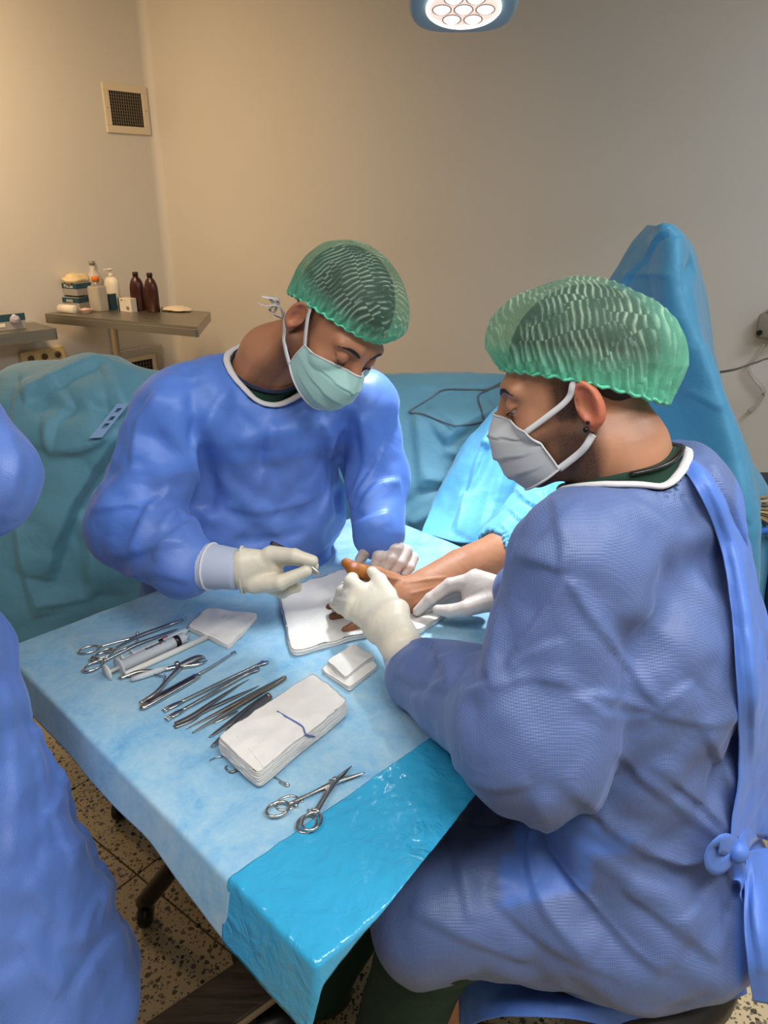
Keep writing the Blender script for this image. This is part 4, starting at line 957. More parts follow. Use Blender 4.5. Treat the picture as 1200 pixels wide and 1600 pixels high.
def wrinkle(V0, V, F, N0, ex, A, iters, pin, kb=.12):
    """relax cloth that has a little more fabric than the surface it lies on: it buckles into folds,
    starting from the creases already put in V, and stays within A of the base surface V0"""
    F = np.asarray(F); E = np.concatenate([F[:, [0, 1]], F[:, [1, 2]], F[:, [2, 3]], F[:, [3, 0]]]); fid = np.tile(np.arange(len(F)), 4)
    opp = np.concatenate([F[:, [3, 2]], F[:, [0, 3]], F[:, [1, 0]], F[:, [2, 1]]])     # vertex across the quad from each edge end
    E0 = E.copy(); sw = E[:, 0] > E[:, 1]; E[sw] = E[sw][:, ::-1]; opp[sw] = opp[sw][:, ::-1]
    key = E[:, 0].astype(np.int64) * len(V) + E[:, 1]; o = np.argsort(key, kind='stable'); ks = key[o]
    same = np.nonzero(ks[1:] == ks[:-1])[0]; first = np.r_[True, ks[1:] != ks[:-1]]
    S = E[o[first]]; D = np.concatenate([F[:, [0, 2]], F[:, [1, 3]]])
    Bp = np.concatenate([np.stack([opp[o[same], 0], opp[o[same + 1], 0]], 1), np.stack([opp[o[same], 1], opp[o[same + 1], 1]], 1)])
    C = np.concatenate([S, D, Bp]); k = np.r_[np.ones(len(S)), np.full(len(D), .6), np.full(len(Bp), kb)]
    ex = np.broadcast_to(ex, (len(V),)); e = (ex[C[:, 0]] + ex[C[:, 1]]) / 2
    rest = np.linalg.norm(V0[C[:, 0]] - V0[C[:, 1]], axis=1) * (1 + e)
    i, j = C[:, 0], C[:, 1]; ij = np.r_[i, j]; w = np.bincount(ij, np.r_[k, k], len(V)) + 1e-9
    X = V.copy(); vel = np.zeros_like(X)
    for it in range(iters):
        d = X[j] - X[i]; L = np.sqrt((d * d).sum(1)) + 1e-12; c = (.5 * k * (L - rest) / L)[:, None] * d
        dx = np.stack([np.bincount(ij, np.r_[c[:, q], -c[:, q]], len(V)) for q in range(3)], 1) / w[:, None]
        vel = vel * .6 + dx * 1.5; X = X + vel
        r = X - V0; h = (r * N0).sum(1); t = r - h[:, None] * N0; tl = np.linalg.norm(t, axis=1) + 1e-9
        X = V0 + np.clip(h, -A, A)[:, None] * N0 + t * np.minimum(1, .03 / tl)[:, None]
        X[pin] = V0[pin]
    return X
from mathutils.kdtree import KDTree
def gown_mesh(person, fn, lo, hi, h, folds, big, fine, seed, panel=None, cr=(.004, .11), ex=.06, A=.014, neck=None, iters=90, hc=.021, kb=.25, keep=1.0):
    # coarse cloth buckles under its spare fabric ...
    C0, CF = sdf_mesh(fn, lo, hi, hc); C0 = smooth_mesh(C0, CF, 3); CN = vnormals(C0, CF)
    pinf = lambda V: (d_chain(V, neck.chain[0], neck.chain[1], .03) - neck.clear < .02) & (neck.uvh(V)[1] > neck.hq(neck.uvh(V)[0]) - .09)
    CV = C0 + CN * (.008 * crumple_lines(C0, .16, seed + 40))[:, None]; pin = pinf(C0); CV[pin] = C0[pin]
    CV = wrinkle(C0, CV, CF, CN, ex, A, iters, pin, kb)
    s_ = ((CV - C0) * CN).sum(1); kd = KDTree(len(C0))
    for i, c in enumerate(C0): kd.insert(c, i)
    kd.balance()
    # ... and its folds are carried over to the fine cloth, where the sharp creases are pressed in
    V, F = sdf_mesh(fn, lo, hi, h); V = smooth_mesh(V, F, 2); N = vnormals(V, F); D = np.zeros(len(V))
    for i, v in enumerate(V):
        ws = 0; t = 0
        for co, j, d in kd.find_n(v, 7):
            if CN[j] @ N[i] < .2: continue
            w_ = math.exp(-(d / (.75 * hc)) ** 2); ws += w_; t += w_ * s_[j]
        D[i] = t / ws if ws else 0
    pin = pinf(V); base = V.copy(); V = V + N * (keep * D)[:, None]
    V = cloth_relief(V, F, big, fine, seed, cr=cr); V = strokes(V, F, folds, vnormals(V, F)); V = smooth_mesh(V, F, 1, .45)
    k = smooth_scalar(pin.astype(float), F, 8)[:, None]; V = V * (1 - k) + smooth_mesh(base, F, 8) * k
    pn = smooth_scalar(np.asarray(panel(V), float), F, 2) if panel else np.zeros(len(V))
    return link_mesh('gown', V, F, M_GOWN, person, attrs=dict(panel=pn))
def smooth_scalar(x, F, it): return smooth_mesh(np.repeat(x[:, None], 3, 1), F, it, .6)[:, 0]
def collar(person_gown, P, r, mat, name='neckline_binding', flat=.5, n=60, up=(0, 0, 1), closed=False):
    return link_mesh(name, *tube(P, r, 8, n, flat, up=up), mat, person_gown)
# ================================================================== LEFT SURGEON (faces the viewer's right, holds the scalpel)
ML = (eul(40.3, 15.0, 44.1), A3(-.089, 1.449, 1.354))
nkL = px(425, 575, 1.54)
pL = thing('person', A3(-.36, 1.72, 0), 'surgeon in blue gown, mint cap and pale green mask, head bowed, holding a scalpel', 'person', None)
make_head(pL, ML, ([xf(ML, (0, .022, -.05)), px(425, 560, 1.53), px(400, 625, 1.56)], [.056, .060, .085]), M_SKIN_L, M_MASKG, stub_L,
          [((-.45, .75, .35), .012, .6), ((.35, -.85, .25), .010, .5), ((-.9, .25, .1), .006, .4)])
shR = px(278, 655, 1.48); shL = px(560, 640, 1.63); elR = px(212, 820, 1.40); wrR = px(285, 880, 1.285); elL = px(588, 745, 1.60); wrL = px(592, 832, 1.485)
latL = nrm(A3(.944, .33, 0))
def sd_L(P):
    d = d_ecap(P, A3(-.38, 1.72, .52), px(385, 800, 1.60), .245, .18, .205, .135, latL)
    d = smin(d, d_ecap(P, px(385, 800, 1.60), px(402, 660, 1.57), .205, .135, .175, .115, latL), .04)
    d = smin(d, d_cone(P, shR, shL, .075, .068), .05)
    d = smin(d, d_cone(P, px(412, 582, 1.56), shR + A3(.02, .02, .03), .062, .055), .05); d = smin(d, d_cone(P, px(412, 582, 1.56), shL, .062, .052), .05)
    s = d_chain(P, [shR, elR, wrR], [.080, .084, .058], .03); d = smin(d, s, .022)
    s = d_chain(P, [shL, elL, wrL], [.078, .060, .050], .03); d = smin(d, s, .022)
    # lap under the table
    for o in (-1, 1): d = smin(d, d_cone(P, A3(-.36, 1.74, .50) + latL * o * .1, A3(-.22, 1.36, .50) + latL * o * .12, .11, .09), .05)
    d = smin(d, d_ecap(P, A3(-.40, 1.80, .40), A3(-.28, 1.5, .36), .22, .1, .22, .1, latL), .06)
    return d
q0, q1, q2, q3 = px(428, 512, 1.62), px(371, 535, 1.60), px(415, 597, 1.50), px(480, 615, 1.475)
NNL = nrm(px(425, 540, 1.525) - px(405, 620, 1.56))
chL = ([xf(ML, (0, .022, -.05)), px(425, 560, 1.53), px(400, 625, 1.56)], [.056, .060, .085])
NKL = Neckline(px(425, 560, 1.535), NNL, [q0, q1, q2, px(445, 611, 1.485), q3, px(515, 590, 1.53)], chL, .008)
base_L = sd_L
sd_L = lambda P: NKL.cut(P, base_L(P))
full_L = sd_L
foldsL = [([(390, 560), (330, 640), (300, 700)], 0.0162, 0.0087, 'f'), ([(300, 590), (310, 680), (330, 770), (320, 800)], 0.0189, -0.0174), ([(470, 640), (455, 730), (470, 800)], 0.0270, 0.0087),
    ([(250, 610), (215, 660), (205, 740)], 0.0162, 0.0101, 'f'), ([(325, 640), (300, 720), (310, 760)], 0.0135, 0.0116, 'f'), ([(265, 760), (230, 800), (205, 860)], 0.0135, 0.0116, 'f'),
    ([(320, 800), (280, 830), (240, 870)], 0.0135, 0.0130, 'f'), ([(140, 800), (200, 790), (240, 800)], 0.0162, 0.0087, 'f'), ([(170, 870), (230, 860), (290, 850)], 0.0135, 0.0087, 'f'), ([(190, 905), (240, 895), (300, 910)], 0.0135, 0.0087, 'f'),
    ([(250, 830), (275, 800), (300, 815)], 0.0108, 0.0116), ([(500, 660), (520, 730), (500, 810)], 0.0189, 0.0101, 'f'), ([(560, 650), (570, 720), (545, 790)], 0.0162, 0.0116, 'f'), ([(545, 640), (530, 720), (530, 800)], 0.0162, -0.0145),
    ([(600, 690), (580, 740), (560, 780)], 0.0135, 0.0116, 'f'), ([(625, 750), (590, 760), (560, 800)], 0.0135, 0.0130, 'f'), ([(610, 800), (580, 810), (550, 820)], 0.0121, 0.0087, 'f'), ([(420, 640), (415, 720), (380, 790)], 0.0162, 0.0087, 'f'),
    ([(350, 790), (420, 800), (500, 770)], 0.0189, 0.0101, 'f'), ([(370, 690), (450, 670), (540, 680)], 0.0108, 0.0043), ([(340, 850), (420, 845), (480, 830)], 0.0135, -0.0087), ([(190, 650), (180, 720), (150, 770)], 0.0135, 0.0058)]
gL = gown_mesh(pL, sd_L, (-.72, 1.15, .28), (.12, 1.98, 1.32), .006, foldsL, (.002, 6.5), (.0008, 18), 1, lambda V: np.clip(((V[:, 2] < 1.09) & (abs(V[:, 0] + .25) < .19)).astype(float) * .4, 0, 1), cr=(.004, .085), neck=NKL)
link_mesh('neckline_binding', *tube(NKL.ring(mesh_co(gL)), .0072, 8, None, .55, up=NNL, closed=True), M_BIND, gL)
NKL.scrub(gL, -.006, M_SCRUB, inset=.003); link_mesh('navy_trim', *tube(NKL.line(np.linspace(0, 2 * math.pi, 60)[:-1], .002, .006), .0035, 6, closed=True), M_NAVYTIE, gL)
cu = [px(292, 884, 1.285), px(330, 885, 1.27), px(374, 890, 1.262)]
link_mesh('knit_cuff', *tube(cu, [.051, .046, .041], 24, 14, .9, up=(0, 0, 1)), M_KNIT, gL)
for c_, r_ in ((cu[0], .0515), (cu[1], .0466)):
    T_ = nrm(cu[2] - cu[0]); S_ = nrm(np.cross(T_, (0, 0, 1.))); N_ = np.cross(S_, T_)
    link_mesh('cuff_seam', *tube([c_ + r_ * math.cos(a) * S_ + r_ * .9 * math.sin(a) * N_ for a in np.linspace(0, 2 * math.pi, 33)[:-1]], .0024, 6, closed=True), M_BIND, gL)
link_mesh('knit_cuff', *tube([px(594, 838, 1.475), px(598, 860, 1.46)], [.044, .036], 20, 6), M_KNIT, gL)
# ================================================================== RIGHT SURGEON (back to the viewer's right, seated on the stool)
MR = (eul(15.9, -2.8, -101.6), A3(.269, 1.061, 1.324))
nkR = px(985, 730, 1.0)
pR = thing('person', A3(.36, .78, 0), 'surgeon in profile with an ear stud, white mask and mint cap, seated on the stool', 'person')
make_head(pR, MR, ([xf(MR, (0, .03, -.05)), px(965, 705, 1.03), px(985, 790, 1.0)], [.058, .064, .070]), M_SKIN_R, M_MASKW, stub_R,
          [((0, .85, -.15), .026, .55), ((0, .9, .3), .010, .5), ((0, -.8, .55), .010, .45), ((.7, -.1, .9), .004, .6)], straps='R', piercing=True, mk=(.060, .066, .066, -.066, -.040, -.030, -.088))
s_l = px(905, 880, .90); e_l = px(838, 1140, .83); w_l = px(660, 1056, 1.07); s_r = px(1010, 800, 1.14); e_r = px(960, 960, 1.25); w_r = px(815, 925, 1.30)
FR_ = nrm(A3(-.72, .69, 0)); latR = nrm(A3(-FR_[1], FR_[0], 0))
kn_l = A3(.075, .855, .575); kn_r = A3(.10, 1.16, .56); hp = A3(.40, .92, .585)
def sd_R(P):
    d = d_ecap(P, hp, px(1015, 1010, .97), .19, .15, .185, .135, latR)
    d = smin(d, d_ecap(P, px(1015, 1010, .97), px(1000, 850, 1.0), .185, .135, .16, .10, latR), .05)
    d = smin(d, d_cone(P, s_l, s_r, .078, .078), .05)
    d = smin(d, d_cone(P, px(990, 790, 1.0), s_l, .075, .065), .05)
    d = smin(d, d_cone(P, px(1015, 775, 1.03), px(960, 800, 1.0), .085, .07), .04); d = smin(d, d_sph(P, px(1045, 800, 1.03), .088), .05)
    d = smin(d, d_chain(P, [s_l, e_l, w_l], [.085, .100, .058], .03), .02)
    d = smin(d, d_chain(P, [s_r, e_r, w_r], [.085, .085, .050], .03), .02)
    d = smin(d, d_ell(P, hp + A3(.0, .0, -.015), (.215, .20, .125)), .05)
    d = smin(d, d_cone(P, hp + latR * .07 + A3(0, 0, -.01), kn_l, .125, .090), .05); d = smin(d, d_cone(P, hp - latR * .07 + A3(0, 0, -.01), kn_r, .125, .088), .05)
    d = smin(d, d_ecap(P, kn_l + A3(.02, .0, .0), kn_l + A3(.03, .03, -.10), .10, .07, .10, .05, latR), .05)
    return d
q0, q1, q2 = px(880, 774, 1.0), px(985, 750, .955), px(1072, 714, .985)
NNR = nrm(A3(-.10, .10, 1))
chR = ([xf(MR, (0, .03, -.05)), px(965, 705, 1.03), px(985, 790, 1.0)], [.058, .064, .072])
NKR = Neckline(px(975, 730, 1.03), NNR, [px(862, 774, 1.02), q0, px(930, 764, .965), q1, px(1040, 739, .96), q2, px(1070, 708, 1.05), px(1000, 692, 1.13), px(900, 722, 1.12)], chR, .012)
base_R = sd_R
sd_R = lambda P: NKR.cut(P, base_R(P))
foldsR = [([(860, 770), (880, 850), (880, 895)], .012, .006, 'f'), ([(880, 895), (930, 980), (1000, 1070), (1028, 1108)], .007, .007, 'f'), ([(885, 900), (840, 970), (790, 1040)], .008, .009, 'f'),
    ([(800, 870), (850, 880), (880, 893)], .01, .006, 'f'), ([(780, 950), (770, 1000), (760, 1030)], .01, .006, 'f'), ([(1028, 1110), (960, 1085), (910, 1085)], .008, .007, 'f'), ([(1020, 1120), (950, 1115), (900, 1085)], .008, .006, 'f'), ([(1085, 1065), (1040, 1090), (1020, 1120)], .014, .008, 'f'),
    ([(1030, 1115), (1100, 1130), (1150, 1125)], .014, .006, 'f'), ([(760, 1035), (770, 1065), (730, 1080)], .010, .010, 'f'), ([(690, 1030), (700, 1060), (640, 1090)], .010, .008, 'f'), ([(725, 1070), (720, 1130), (730, 1200)], .012, .006, 'f'), ([(640, 1000), (680, 1010), (690, 1040)], .009, .008, 'f'),
    ([(612, 1060), (640, 1075), (700, 1085)], .008, -.006), ([(880, 1000), (830, 1020), (790, 1050)], .010, .005, 'f'), ([(700, 1190), (760, 1230), (830, 1225)], .012, .006, 'f'), ([(770, 1080), (830, 1060), (900, 1075)], .008, .004, 'f'),
    ([(842, 1232), (855, 1300), (905, 1380), (980, 1470), (1040, 1520)], .020, .010, 'f'), ([(875, 1212), (950, 1290), (1050, 1345), (1130, 1335)], .020, .010, 'f'), ([(960, 1175), (1040, 1245), (1130, 1315)], .018, .010, 'f'), ([(890, 1290), (960, 1340), (1040, 1375), (1130, 1345)], .014, -.008), ([(1020, 1190), (1090, 1250), (1140, 1310)], .012, .008, 'f'),
    ([(700, 1250), (715, 1340), (735, 1440)], .018, .008, 'f'), ([(835, 1240), (825, 1330), (850, 1420), (920, 1500)], .020, .009, 'f'), ([(760, 1390), (850, 1470), (980, 1535)], .020, .006, 'f'), ([(640, 1420), (740, 1470), (830, 1500)], .018, .007, 'f'), ([(975, 1385), (1060, 1450), (1125, 1500)], .020, .008, 'f'), ([(1000, 1330), (1060, 1345), (1130, 1335)], .012, .006, 'f'), ([(780, 1270), (770, 1330), (780, 1390)], .018, .006),
    ([(1140, 1345), (1100, 1400), (1060, 1440)], .014, .006, 'f'), ([(940, 1250), (900, 1330), (930, 1420)], .02, .006),
    ([(1150, 830), (1170, 950), (1180, 1100), (1185, 1220)], .012, .010, 'f'), ([(1100, 720), (1140, 790), (1160, 860)], .010, .007, 'f'), ([(910, 780), (860, 830), (820, 870)], .012, .004, 'f'), ([(930, 950), (990, 960), (1040, 930)], .02, .004), ([(1090, 1130), (1140, 1230), (1145, 1310)], .012, .009, 'f')]
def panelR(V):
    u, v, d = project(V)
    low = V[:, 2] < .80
    lit_patch = (((u > 795 + (v - 1215) * .1) & (u < 985) & (v > 1215) & (v < 1335)) | ((u > 782) & (u < 925) & (v >= 1335) & (v < 1420 - (u - 782) * .22))) & low  # bluer cloth off the grey panel; the patch's lit look is in the colour
    return np.clip(1 - lit_patch * .85, 0, 1) * (1 - (np.abs(u - 1180) < 30) * .9)
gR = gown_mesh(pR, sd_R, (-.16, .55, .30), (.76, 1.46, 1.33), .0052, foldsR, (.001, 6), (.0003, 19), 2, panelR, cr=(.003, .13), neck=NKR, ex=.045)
link_mesh('neckline_binding', *tube(NKR.ring(mesh_co(gR)), .0072, 8, None, .55, up=NNR, closed=True), M_BIND, gR)
NKR.scrub(gR, .014, M_SCRUB, inset=.003)
lan = NKR.line(np.linspace(0, 2 * math.pi, 90), .014, .011); lu, lv, ld = project(lan); i0 = np.nonzero((lu > 985) & (lu < 1090))[0]; lan = lan[i0[0]:i0[-1] + 1]
link_mesh('black_lanyard', *tube(lan, .005, 8, None, .6, up=NNR), M_BLACK, gR)
cu = [px(645, 1038, 1.085), px(632, 1018, 1.11), px(622, 1004, 1.135)]
link_mesh('knit_cuff', *tube(cu, [.046, .040, .030], 24, 12, .9), M_KNIT, gR); link_mesh('knit_cuff', *tube([w_r, px(785, 930, 1.315)], [.046, .036], 24, 8, .9), M_KNIT, gR)
# ================================================================== HANDS
def hand(name, parent, palm, fingers, mat, h=.0017, k=.008, rel=.0004, attrs=None, extra=None, cuff=None):
    """palm: list of (a, b, wa, da, wb, db, lat); fingers: list of (points, radii)"""
    pts = [p for f in fingers for p in f[0]] + [p for q in palm for p in q[:2]]
    lo = np.min(pts, 0) - .05; hi = np.max(pts, 0) + .05
    def fn(P):
        d = None
        for q in palm:
            e = d_ecap(P, *q); d = e if d is None else smin(d, e, .02)
        for p, r in fingers:
            e = d_chain(P, p, r, .004); d = smin(d, e, k)
        if extra: d = extra(P, d)
        return d
    V, F = sdf_mesh(fn, lo, hi, h); V = smooth_mesh(V, F, 1, .4)
    N = vnormals(V, F); V = V + N * (rel * ridged(V * 55 + 2))[:, None]
    return link_mesh(name, V, F, mat, parent, attrs={k_: a(V) for k_, a in (attrs or {}).items()})
Z = lambda *a: pz(*a)
# left surgeon, right hand
a, b = px(386, 891, 1.261), px(424, 889, 1.258); lat = A3(0, -.3, 1)
hand('glove', pL, [(a, b, .0462, .034, .041, .021, lat)],
     [([px(424, 866, 1.252), px(460, 868, 1.232), px(489, 876, 1.230)], [.0155, .0120, .0095]), ([px(424, 872, 1.268), px(466, 873, 1.262), px(490, 884, 1.252)], [.015, .0115, .0092]),
      ([px(398, 912, 1.242), px(438, 910, 1.222), px(479, 892, 1.226)], [.019, .0135, .0098]), ([px(422, 905, 1.272), px(452, 915, 1.268), px(463, 917, 1.250)], [.015, .0125, .0105]), ([px(416, 914, 1.268), px(442, 925, 1.258), px(452, 921, 1.245)], [.014, .0115, .0095])], M_GLOVE)
link_mesh('glove_cuff_edge', *tube([a + A3(-.008, .0335 * math.cos(t_), .0455 * math.sin(t_)) for t_ in np.linspace(0, 2 * math.pi, 25)[:-1]], .0026, 6, closed=True), M_GLOVE, [o for o in pL.children if o.name.startswith('glove')][0])
# left surgeon, left hand, fingers over the patient's wrist
hand('glove', pL, [(px(594, 846, 1.475), px(618, 857, 1.462), .030, .024, .036, .017, px(645, 870, 1.47) - px(600, 850, 1.455))],
     [([px(604, 853, 1.455), px(592, 868, 1.432), px(585, 886, 1.425)], [.0150, .0125, .0105]), ([px(620, 854, 1.458), px(610, 872, 1.430), px(600, 891, 1.424)], [.0150, .0128, .0108]),
      ([px(634, 861, 1.462), px(625, 879, 1.436), px(614, 896, 1.428)], [.0140, .0120, .0102]), ([px(645, 872, 1.466), px(640, 886, 1.444), px(632, 897, 1.436)], [.0125, .0108, .0092]),
      ([px(592, 848, 1.462), px(574, 858, 1.45), px(563, 874, 1.452)], [.0165, .0135, .0108])], M_GLOVEP, k=.005)
# right surgeon, left hand holding the patient's thumb
lat = Z(562, 915, .885) - Z(545, 962, .855)
hand('glove', pR, [(Z(626, 1008, .885), Z(605, 970, .888), .036, .030, .038, .024, lat), (Z(605, 970, .888), Z(566, 934, .880), .040, .024, .046, .016, lat)],
     [([Z(615, 968, .893), Z(607, 930, .902), Z(593, 906, .908), Z(581, 893, .906)], [.019, .0148, .0125, .0098]), ([Z(565, 925, .890), Z(549, 909, .893), Z(552, 899, .878)], [.0165, .0135, .0112]),
      ([Z(556, 934, .880), Z(536, 924, .868), Z(540, 915, .842)], [.0155, .0125, .0105]), ([Z(551, 945, .870), Z(531, 938, .852), Z(532, 930, .828)], [.0150, .0118, .0098]), ([Z(550, 957, .858), Z(532, 950, .838), Z(521, 943, .824)], [.0140, .0108, .0088])], M_GLOVE)
# right surgeon, right hand resting by the forearm
lat = A3(0, .55, .8)
hand('glove', pR, [(px(790, 931, 1.318), px(738, 920, 1.335), .034, .024, .040, .020, lat)],
     [([px(738, 908, 1.345), px(703, 914, 1.345), px(672, 936, 1.338), px(652, 955, 1.332)], [.0170, .0135, .0118, .0092]), ([px(738, 916, 1.36), px(700, 925, 1.365), px(676, 944, 1.36), px(660, 958, 1.355)], [.0165, .013, .0112, .009]),
      ([px(740, 922, 1.365), px(705, 936, 1.372), px(684, 952, 1.365)], [.016, .0125, .0095]), ([px(745, 930, 1.365), px(715, 945, 1.37), px(700, 956, 1.362)], [.015, .0115, .0092]),
      ([px(765, 940, 1.305), px(728, 951, 1.297), px(703, 955, 1.302), px(684, 953, 1.31)], [.0185, .0150, .0125, .0098])], M_GLOVEP)
# ================================================================== PATIENT: forearm and hand
def m_pskin():
    t = NT('patient_skin'); co = t.coord()
    base = t.mix(t.noise(co, 30, 4, .6), lin('#b67b56'), lin('#a36a48'))
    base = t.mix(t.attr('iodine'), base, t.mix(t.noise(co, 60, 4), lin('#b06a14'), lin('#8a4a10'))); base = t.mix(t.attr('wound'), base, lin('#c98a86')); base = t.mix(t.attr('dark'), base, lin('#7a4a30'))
    t.base(base); t.set(Roughness=.58, Subsurface_Weight=.1, Subsurface_Radius=(.01, .004, .002), Subsurface_Scale=.4); t.bump(t.noise(co, 230, 4), .2, .001); return t.m
pp = thing('person', A3(.35, 2.05, .78), 'patient lying under the drape, bare forearm and iodine-stained thumb on the table', 'person')
FA = [px(840, 838, 1.60), px(785, 868, 1.53), px(722, 893, 1.455), px(668, 918, 1.405), px(635, 930, 1.38)]
TH = [Z(615, 912, .845), Z(588, 899, .872), Z(567, 894, .890), Z(553, 889, .897), Z(541, 880, .905)]
pf = lambda P: d_cone(P, TH[2], TH[4], .0, .0)
lat = Z(610, 905, .83) - Z(615, 960, .815)
def pex(P, d):
    d = smin(d, d_ecap(P, FA[4], Z(575, 945, .818), .036, .024, .042, .015, lat), .02)
    return d
arm = hand('body', pp, [(FA[1], FA[0], .056, .054, .06, .06, A3(0, 0, 1))],
     [(FA[1:], [.053, .048, .040, .034]), (TH, [.022, .0175, .0150, .0140, .0098]), ([Z(590, 925, .82), Z(545, 940, .812), Z(515, 949, .803)], [.012, .0098, .0078]), ([Z(585, 935, .815), Z(545, 957, .808), Z(520, 964, .801)], [.012, .0098, .008]), ([Z(585, 945, .812), Z(560, 975, .805), Z(540, 985, .799)], [.0115, .0095, .0078])],
     m_pskin(), h=.0022, attrs=dict(iodine=lambda V: np.clip((.030 - pf(V)) / .012, 0, 1), wound=lambda V: np.clip((.0075 - np.linalg.norm((V - (Z(553, 882, .911))) * (1, 1, 1), axis=1)) / .004, 0, 1),
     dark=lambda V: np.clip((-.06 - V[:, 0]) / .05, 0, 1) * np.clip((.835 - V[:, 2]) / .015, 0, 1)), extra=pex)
Va = np.array([v.co[:] for v in arm.data.vertices]); Fa = np.array([p_.vertices[:] for p_ in arm.data.polygons])
Va = strokes(Va, Fa, [([(700, 902), (665, 906), (630, 912)], .004, .0022), ([(705, 912), (665, 922), (640, 928)], .0035, .002), ([(690, 915), (660, 935), (645, 945)], .003, .0015), ([(640, 905), (615, 905), (600, 900)], .004, .002), ([(575, 884), (573, 893), (578, 900)], .0016, -.0012), ([(566, 884), (563, 893), (566, 899)], .0014, -.001)])
arm.data.vertices.foreach_set('co', Va.astype(np.float32).ravel())
link_mesh('suture', *tube([Z(553, 880, .914), Z(552, 878, .918), Z(553, 873, .926)], .0004, 5), plain('suture_thread', '#c9c9d6', .4), arm)
link_mesh('black_suture', *tube([Z(566, 905, .885), Z(562, 903, .882), Z(558, 902, .878)], .0014, 5), M_BLACK, arm)
setparent(SLEEVE, pp)
# ================================================================== THIRD PERSON AT THE LEFT EDGE
p3 = thing('person', A3(-.68, .84, 0), 'person standing in blue gown cut off by the left edge', 'person')
M3 = (eul(18, 0, 62), A3(-.74, .86, 1.66))
make_head(p3, M3, ([xf(M3, (0, .03, -.05)), A3(-.78, .85, 1.52), A3(-.79, .85, 1.42)], [.057, .062, .09]), M_SKIN_L, M_MASKW, stub_L, [((0, .8, .2), .012, .5)])
s3 = A3(-.66, .98, 1.43); e3 = px(-42, 745, .955); w3 = px(-170, 830, 1.02); s3b = A3(-.86, .70, 1.43)
lat3 = nrm(A3(-.5, -.86, 0))
def sd_3(P):
    d = d_ecap(P, A3(-.72, .85, .95), A3(-.78, .85, 1.36), .21, .15, .19, .12, lat3); d = smin(d, d_cone(P, s3, s3b, .075, .075), .05); d = smin(d, d_cone(P, A3(-.79, .85, 1.46), A3(-.79, .85, 1.40), .07, .09), .05)
    d = smin(d, d_chain(P, [s3, e3, w3], [.08, .070, .05], .03), .02); d = smin(d, d_chain(P, [s3b, A3(-.86, .58, 1.18), A3(-.70, .60, 1.02)], [.08, .075, .055], .03), .03)
    d = smin(d, d_ecap(P, A3(-.735, .85, .98), A3(-.60, .82, .40), .20, .14, .19, .235, lat3), .06)
    return smax(d, .40 - P[:, 2] + .03 * np.sin(P[:, 1] * 14 + P[:, 0] * 9), .01)
f3 = [([(20, 1080), (80, 1180), (150, 1300), (200, 1400)], 0.0220, 0.0096, 'f'), ([(5, 1060), (20, 1200), (15, 1350)], 0.0200, 0.0072, 'f'), ([(100, 1180), (90, 1240), (60, 1290)], 0.0160, 0.0072, 'f'), ([(140, 1300), (100, 1330), (60, 1330)], 0.0140, 0.0072, 'f'), ([(60, 1250), (90, 1300), (110, 1360)], 0.0140, 0.0060, 'f'),
      ([(190, 1370), (150, 1400), (120, 1470)], 0.0160, 0.0078, 'f'), ([(210, 1430), (160, 1480), (110, 1560)], 0.0160, 0.0078, 'f'), ([(40, 1380), (70, 1430), (110, 1450)], 0.0160, 0.0060, 'f'), ([(30, 1460), (60, 1520), (90, 1560)], 0.0140, 0.0054, 'f'), ([(5, 660), (15, 720), (12, 790)], 0.0100, 0.0054, 'f'), ([(25, 700), (10, 760), (2, 820)], 0.0100, 0.0054, 'f'),
      ([(60, 1110), (50, 1170), (70, 1220)], 0.0120, 0.0060, 'f'), ([(150, 1320), (160, 1380), (150, 1440)], 0.0120, 0.0054, 'f'), ([(90, 1480), (140, 1470), (190, 1440)], 0.0100, 0.0042, 'f')]
N3 = Neckline(A3(-.79, .85, 1.47), A3(.1, 0, 1), [A3(-.79 + .085 * math.cos(q), .85 + .085 * math.sin(q), 1.47) for q in range(6)], ([A3(-.78, .85, 1.52), A3(-.79, .85, 1.38)], [.062, .09]), .012); base_3 = sd_3; sd_3 = lambda P: N3.cut(P, base_3(P))
g3 = gown_mesh(p3, sd_3, (-1.15, .35, .30), (-.25, 1.20, 1.60), .007, f3, (.003, 6), (.0006, 21), 3, lambda V: np.full(len(V), .45), neck=N3, keep=.5)
link_mesh('neckline_binding', *tube(N3.ring(mesh_co(g3)), .0075, 8, None, .5, closed=True), M_BIND, g3)
for w_, p_ in ((w3, px(-230, 860, 1.06)), (A3(-.70, .60, 1.02), A3(-.62, .66, 1.0))):
    link_mesh('knit_cuff', *tube([w_, p_], [.045, .036], 16, 6), M_KNIT, g3)
    d_ = nrm(p_ - w_); up_ = nrm(np.cross(d_, (0, 0, 1.))); q_ = p_ + d_ * .01
    hand('glove', p3, [(q_, q_ + d_ * .08, .034, .022, .04, .017, up_)], [([q_ + d_ * .075 + up_ * o_, q_ + d_ * .115 + up_ * o_ * 1.1 + A3(0, 0, -.012), q_ + d_ * .14 + up_ * o_ * 1.1 + A3(0, 0, -.035)], [.012, .0105, .0088]) for o_ in (-.028, -.009, .010, .028)] + [([q_ + d_ * .02 + up_ * .03, q_ + d_ * .06 + up_ * .055, q_ + d_ * .085 + up_ * .058], [.015, .012, .010])], M_GLOVE, h=.0025)
def trousers(person, chains, mat, lo, hi, h=.008):
    def fn(P):
        d = None
        for p, r in chains:
            e = d_chain(P, p, r, .03); d = e if d is None else smin(d, e, .02)
        return d
    V, F = sdf_mesh(fn, lo, hi, h); V = cloth_relief(V, F, (.004, 9), (.001, 25), 5); return link_mesh('trousers', V, F, mat, person)
